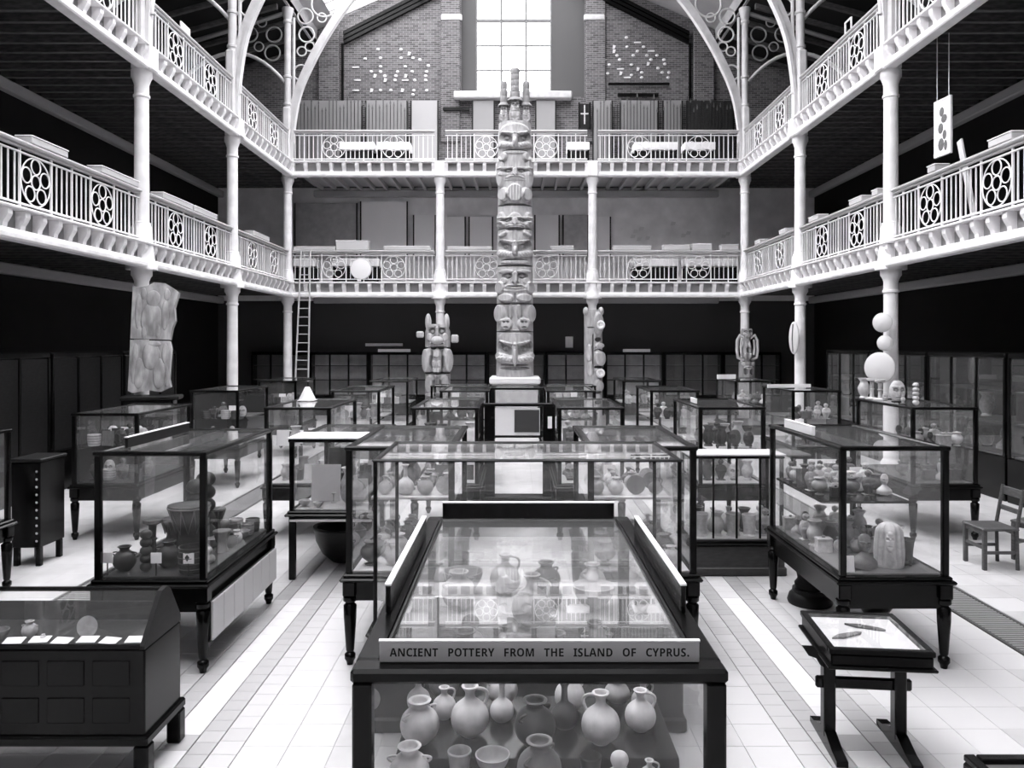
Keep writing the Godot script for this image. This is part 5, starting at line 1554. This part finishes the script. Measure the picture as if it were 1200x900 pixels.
func far_wall_fittings() -> void:
	var D := 28.88
	var boards := [[345, 425, 118, 190, "board_pale"], [428, 478, 118, 190, "board_pale"], [481, 514, 118, 190, "board_light"], [553, 580, 118, 190, "board_pale"], [627, 652, 118, 190, "board_pale"], [694, 718, 118, 190, "board_pale"], [726, 772, 118, 190, "board_pale"], [776, 800, 118, 190, "board_pale"], [804, 860, 118, 190, "brown_wood"],
		[345, 419, 238, 300, "lining"], [422, 478, 236, 300, "card"], [484, 511, 252, 300, "card"], [519, 546, 254, 300, "card"], [549, 578, 254, 300, "card"], [626, 656, 252, 300, "card"], [659, 690, 252, 300, "lining"], [697, 716, 254, 300, "card"]]
	mat("board_pale", 0.24, 0.8)
	mat("board_light", 0.34, 0.8)
	for k in boards.size():
		var q: Array = boards[k]
		var a := at(q[0], q[3], D)
		var b := at(q[1], q[2], D)
		var t := thing("display_board", "flat %s display board on the far wall of the %s gallery, %s from ladder side" % ["pale" if q[4] in ["lining", "card", "board_pale", "board_light"] else "dark", "upper" if k < 9 else "lower", ordinal(k if k < 9 else k - 9)], "display board", Vector3((a.x + b.x) / 2, a.y, -D))
		put(t, "panel", MB.new().box(Vector3(0, (b.y - a.y) / 2, 0), Vector3(b.x - a.x, b.y - a.y, 0.03)), M[q[4]])
		for s: float in [-1.0, 1.0]:
			put(t, "batten", MB.new().box(Vector3(s * (b.x - a.x - 0.05) / 2, (b.y - a.y) / 2, 0.022), Vector3(0.05, b.y - a.y, 0.014)), M.worn_wood)
	# spears upright against the boards
	var n := 0
	for k in 74:
		var x := 344.0 + k * 4.2 if k < 33 else 700.0 + (k - 33) * 3.9
		var top := 112.0 + rng.randf() * 14.0 + (0.0 if k % 5 else -6.0)
		var base := at(x, 190, D - 0.09)
		base.y = 8.51
		var l := at(x, top, D - 0.09).y - 8.51
		var t := thing("spear", "", "spear", base)
		wand(t, "shaft", l - 0.2, 0.012, M.worn_wood if x > 700 or k % 2 else M.brown_wood)
		put(t, "blade", MB.new().prism([Vector2(-0.012, l - 0.2), Vector2(-0.03, l - 0.14), Vector2(0, l), Vector2(0.03, l - 0.14), Vector2(0.012, l - 0.2)], -0.006, 0.006), M.clay_grey)
		enlist(t, "slim upright spear", "on far wall boards, %s half" % ["ladder" if x < 600 else "chair"])
	# pale axe heads and clubs fixed to the brick
	var left := [443, 58, 470, 58, 479, 63, 428, 69, 446, 68, 470, 68, 484, 68, 492, 70, 446, 78, 475, 78, 417, 79, 502, 77, 435, 84, 446, 84, 466, 84, 483, 84, 500, 84, 439, 89, 451, 89, 464, 89, 475, 89, 499, 89, 419, 94, 451, 94, 463, 94, 475, 94, 486, 94, 499, 94, 417, 106, 435, 106, 446, 106, 458, 106, 471, 106, 485, 106, 500, 106, 484, 111]
	var right := [734, 44, 747, 50, 719, 55, 735, 55, 754, 55, 719, 60, 747, 60, 763, 60, 703, 66, 723, 65, 742, 65, 758, 65, 770, 65, 707, 70, 726, 70, 763, 70, 778, 70, 705, 76, 714, 76, 740, 76, 759, 75, 779, 75, 727, 81, 747, 81, 771, 80, 712, 86, 727, 86, 740, 88, 752, 85, 776, 85, 784, 85, 735, 91, 752, 91, 783, 91]
	var am := [MB.new().ball(Vector3.ZERO, Vector3(0.07, 0.05, 0.03), 10, 6).mesh(), MB.new().prism([Vector2(-0.13, -0.02), Vector2(0.1, -0.025), Vector2(0.14, 0.0), Vector2(0.1, 0.03), Vector2(-0.13, 0.02)], -0.02, 0.02).mesh(), MB.new().prism([Vector2(-0.04, -0.07), Vector2(0.05, -0.06), Vector2(0.08, 0.05), Vector2(-0.02, 0.07)], -0.02, 0.02).mesh()]
	for side in 2:
		var a: Array = left if side == 0 else right
		for k in range(0, a.size(), 2):
			var p := at(a[k], a[k + 1], 29.09)
			var t := put(self, "axe_head", am[(k / 2) % 3 if a[k] % 2 else 0], mat("axe_pale", 0.62, 0.7), Vector3(p.x, p.y, -29.085))
			t.set_meta("category", "axe head")
			enlist(t, "small pale axe head", "on the brick beside the window, %s half" % ["ladder", "chair"][side])
	# white ornaments on the lower gallery's far wall, and cards hung at ground level
	for q: Array in [[741, 277], [748, 280], [758, 279], [744, 271], [751, 268], [800, 276], [806, 273], [847, 277], [852, 274], [788, 262]]:
		var p := at(q[0], q[1], 29.09)
		var t := put(self, "ornament", am[2], mat("axe_pale", 0.62, 0.7), Vector3(p.x, p.y, -29.085))
		t.scale = Vector3(1.6, 1.0, 1.0)
		t.set_meta("category", "ornament")
		enlist(t, "small white ornament", "on the lower gallery far wall, chair half")
	for q: Array in [[450, 404, 44, 3.5, "ladder half, over the wall-cases"], [667, 401, 9, 13, "between totem pole and ringed-eye post"]]:
		var p := at(q[0], q[1], 29.06)
		var t := thing("wall_card", "white card on the dark far wall, " + q[4], "card", Vector3(p.x, p.y, -29.075))
		put(t, "card_face", MB.new().box(Vector3.ZERO, Vector3(q[2] / 31.6, q[3] / 31.6, 0.02), 0.004), mat("lit_card", 0.9, 0.7))
		put(t, "backing", MB.new().box(Vector3(0, 0, -0.015), Vector3(q[2] / 31.6 + 0.03, q[3] / 31.6 + 0.03, 0.01)), M.dark_wood)
	# the two beams and rail on the chair half, and the framed feather picture
	for q: Array in [[713, 785, 97.5, 3], [724, 772, 110.5, 4], [519, 550, 127.0, 4]]:
		var a := at(q[0], q[2], D)
		var b := at(q[1], q[2], D)
		var t := thing("wooden_bar", "long dark horizontal bar on the brick, %s" % ["upper, chair half" if q[0] == 713 else "lower, chair half" if q[0] == 724 else "beside the window ledge"], "bar", Vector3((a.x + b.x) / 2, a.y, -28.97))
		put(t, "bar", MB.new().box(Vector3.ZERO, Vector3(b.x - a.x, q[3] * 0.03, 0.08), 0.01), M.dark_wood)
	var pf := thing("picture_frame", "dark framed panel with a pale feathered cross, beside the window ledge", "picture", at(685, 136, D - 0.02))
	put(pf, "panel", MB.new().box(Vector3.ZERO, Vector3(0.36, 0.9, 0.03)), M.worn_wood)
	put(pf, "frame", MB.new().box(Vector3(0.2, 0, 0.01), Vector3(0.05, 1.0, 0.05)).box(Vector3(-0.2, 0, 0.01), Vector3(0.05, 1.0, 0.05)), M.dark_wood)
	put(pf, "cross", MB.new().box(Vector3(0, 0.05, 0.02), Vector3(0.05, 0.7, 0.015)).box(Vector3(0, 0.08, 0.02), Vector3(0.28, 0.05, 0.014)), M.clay_white)
	# label boards above the wall-cases
	for q: Array in [[462, 412.5, 38, 4, 28.5], [746, 410, 32, 3, 28.5]]:
		board("thin white label board on top of the far wall-case, %s" % ["ladder half" if q[0] < 600 else "chair half"], Vector3((q[0] - CX) / F * q[4], 2.302, -q[4]), Vector3(q[2] / F * q[4], 0.1, 0.03), 0.0, M.card)

func gallery_fittings() -> void:
	# low label cases resting on the hand rails: [start px, end px] along each rail of the lower gallery
	var k := 0
	for q: Array in [[30, 73], [113, 157], [186, 221], [223, 250], [293, 312], [1165, 1193], [1093, 1102], [1000, 1015], [1027, 1034], [952, 963], [917, 925], [888, 894]]:
		var s := -1.0 if q[0] < 600 else 1.0
		var da: float = 7.5 * F / absf(q[0] - CX)
		var db: float = 7.5 * F / absf(q[1] - CX)
		var l := absf(da - db)
		var t := thing("rail_case", "pale label case on the lower hand rail, %s side, %s" % ["ladder" if s < 0 else "chair", ordinal(k if s < 0 else k - 5) + (" from the frame edge" if s > 0 else " from the frame edge")], "label case", Vector3(s * 7.53, 5.6645, -(da + db) / 2))
		put(t, "box", MB.new().box(Vector3(0, 0.055, 0), Vector3(0.26, 0.11, l), 0.012), mat("case_pale", 0.5, 0.6))
		put(t, "lid", MB.new().box(Vector3(0, 0.12, 0), Vector3(0.28, 0.02, l + 0.02), 0.006), M.card)
		k += 1
	k = 0
	for q: Array in [[344, 393, 0.1], [394, 432, 0.3], [450, 505, 0.12], [524, 576, 0.1], [646, 672, 0.13], [718, 763, 0.13], [777, 808, 0.16], [811, 834, 0.2], [845, 865, 0.17]]:
		var d := 25.6
		var a: float = (q[0] - CX) / F * d
		var b: float = (q[1] - CX) / F * d
		var t := thing("rail_case", "pale label case resting on the far lower hand rail, %s from the ladder" % ordinal(k), "label case", Vector3((a + b) / 2, 5.6645, -25.7))
		put(t, "box", MB.new().box(Vector3(0, q[2] / 2, 0), Vector3(b - a, q[2], 0.3), 0.012), mat("case_pale", 0.5, 0.6))
		put(t, "lid", MB.new().box(Vector3(0, q[2] + 0.01, 0), Vector3(b - a + 0.02, 0.02, 0.32), 0.006), M.card)
		k += 1
	# desk cases on the far upper gallery and the far lower gallery
	k = 0
	for q: Array in [[400, 440, 8.54], [444, 482, 8.54], [664, 690, 8.54], [742, 792, 8.54], [800, 836, 8.54], [346, 372, 4.6], [392, 446, 4.6], [740, 792, 4.6], [800, 862, 4.6]]:
		var d := 26.7
		var a: float = (q[0] - CX) / F * d
		var b: float = (q[1] - CX) / F * d
		var t := thing("gallery_table", "white-topped dark desk case behind the far %s railing, %s from the ladder" % ["upper" if k < 5 else "lower", ordinal(k if k < 5 else k - 5)], "desk case", Vector3((a + b) / 2, q[2] - 0.03, -d))
		put(t, "top", MB.new().box(Vector3(0, 0.78, 0), Vector3(b - a, 0.26, 0.6), 0.015), M.card)
		put(t, "body", MB.new().box(Vector3(0, 0.37, 0), Vector3(b - a - 0.1, 0.5, 0.5), 0.01), M.print)
		for sx: float in [-1.0, 1.0]:
			for sz: float in [-1.0, 1.0]:
				put(t, "leg", MB.new().box(Vector3(sx * ((b - a) / 2 - 0.04), 0.325, sz * 0.26), Vector3(0.06, 0.65, 0.06)), M.dark_wood)
		k += 1
	# white disc on the far lower railing
	var dc := thing("white_disc", "round white disc hung on the far lower railing", "disc", at(423, 315, 25.52))
	var q2 := put(dc, "face", MB.new().lathe([Vector2(0, -0.03), Vector2(0.32, -0.03), Vector2(0.335, -0.01), Vector2(0.335, 0.02), Vector2(0.3, 0.03), Vector2(0, 0.035)], 36), M.card)
	q2.rotation.x = PI / 2
	put(dc, "rim", MB.new().ring(Vector3(0, 0, 0.01), 0.335, 0.02, 36, 6), M.iron_shade)
	put(dc, "lug", MB.new().box(Vector3(-0.06, -0.36, 0), Vector3(0.12, 0.08, 0.04), 0.01), M.card)
	# round shields on the third column, chair side, and the long shield on the second
	k = 0
	for q: Array in [[1034, 378, 0.175], [1037, 402, 0.14], [1031, 431, 0.29]]:
		var t := thing("round_shield", "%s pale round shield on the column above the bust case" % ["upper", "small middle", "large lower"][k], "shield", at(q[0], q[1], 15.4), -0.85)
		var f := put(t, "face", MB.new().lathe([Vector2(0, -0.02), Vector2(q[2], -0.02), Vector2(q[2], 0.02), Vector2(q[2] * 0.8, 0.045), Vector2(0, 0.06)], 30), mat("shield_pale", 0.6, 0.7))
		f.rotation.x = PI / 2
		put(t, "rim", MB.new().ring(Vector3.ZERO, q[2], 0.018, 30, 6), M.iron_shade)
		k += 1
	var ls := thing("long_shield", "long narrow pale shield hung on the second column, chair side", "shield", at(930.5, 396, 20.4), -1.1)
	put(ls, "face", MB.new().ball(Vector3.ZERO, Vector3(0.17, 0.43, 0.06), 18, 12), mat("shield_pale", 0.6, 0.7))
	put(ls, "spine", MB.new().tube([Vector3(0, -0.36, 0.045), Vector3(0, 0, 0.066), Vector3(0, 0.36, 0.045)], 0.015, 6), M.clay_grey)
	# banner hung under the upper gallery
	var bn := thing("hanging_banner", "white framed figured banner hanging on two wires under the upper gallery", "banner", Vector3(7.9, 6.1, -14.47), PI / 2 + 0.35)
	bn.rotation.y = -PI / 2 + 0.1
	put(bn, "panel", MB.new().box(Vector3(0, 0.51, 0), Vector3(0.42, 0.98, 0.025)), M.card)
	for s: float in [-1.0, 1.0]:
		put(bn, "frame", MB.new().box(Vector3(s * 0.22, 0.51, 0), Vector3(0.04, 1.06, 0.05), 0.006), M.iron)
		put(bn, "frame", MB.new().box(Vector3(0, 0.51 + s * 0.51, 0), Vector3(0.44, 0.04, 0.05), 0.006), M.iron)
		put(bn, "wire", MB.new().tube([Vector3(s * 0.17, 1.03, 0), Vector3(s * 0.17, 2.29, 0)], 0.008, 5), M.iron)
	var fg := MB.new()
	for q: Array in [[-0.02, 0.8, 0.07, 0.09], [0.05, 0.66, 0.09, 0.08], [-0.05, 0.5, 0.08, 0.1], [0.06, 0.36, 0.06, 0.09], [-0.04, 0.2, 0.09, 0.12], [0.09, 0.16, 0.05, 0.1]]:
		fg.ball(Vector3(q[0], q[1], 0.012), Vector3(q[2], q[3], 0.006), 10, 6)
	put(bn, "painted_figure", fg, M.clay_grey)
	var tc := thing("tilted_board", "small tilted board leaning behind the lower rail near the hanging banner", "board", Vector3(7.95, 4.585, -13.5), -PI / 2)
	put(tc, "board", MB.new().box(Vector3(0, 0.87, 0), Vector3(0.14, 1.74, 0.03)), M.iron_shade).rotation.z = 0.3
	var uf := thing("small_frame", "small white empty frame standing on the upper rail, chair side", "frame", Vector3(7.52, 9.601, -17.7), -PI / 2)
	for s: float in [-1.0, 1.0]:
		put(uf, "side", MB.new().box(Vector3(s * 0.16, 0.17, 0), Vector3(0.035, 0.34, 0.03)), M.card)
		put(uf, "bar", MB.new().box(Vector3(0, 0.17 + s * 0.155, 0), Vector3(0.29, 0.035, 0.03)), M.card)
	var uc := thing("rail_card", "white card standing on the upper rail, ladder side", "card", Vector3(-7.52, 9.601, -17.75), PI / 2)
	put(uc, "card_face", MB.new().box(Vector3(0, 0.12, 0), Vector3(0.5, 0.24, 0.03), 0.004), M.card)
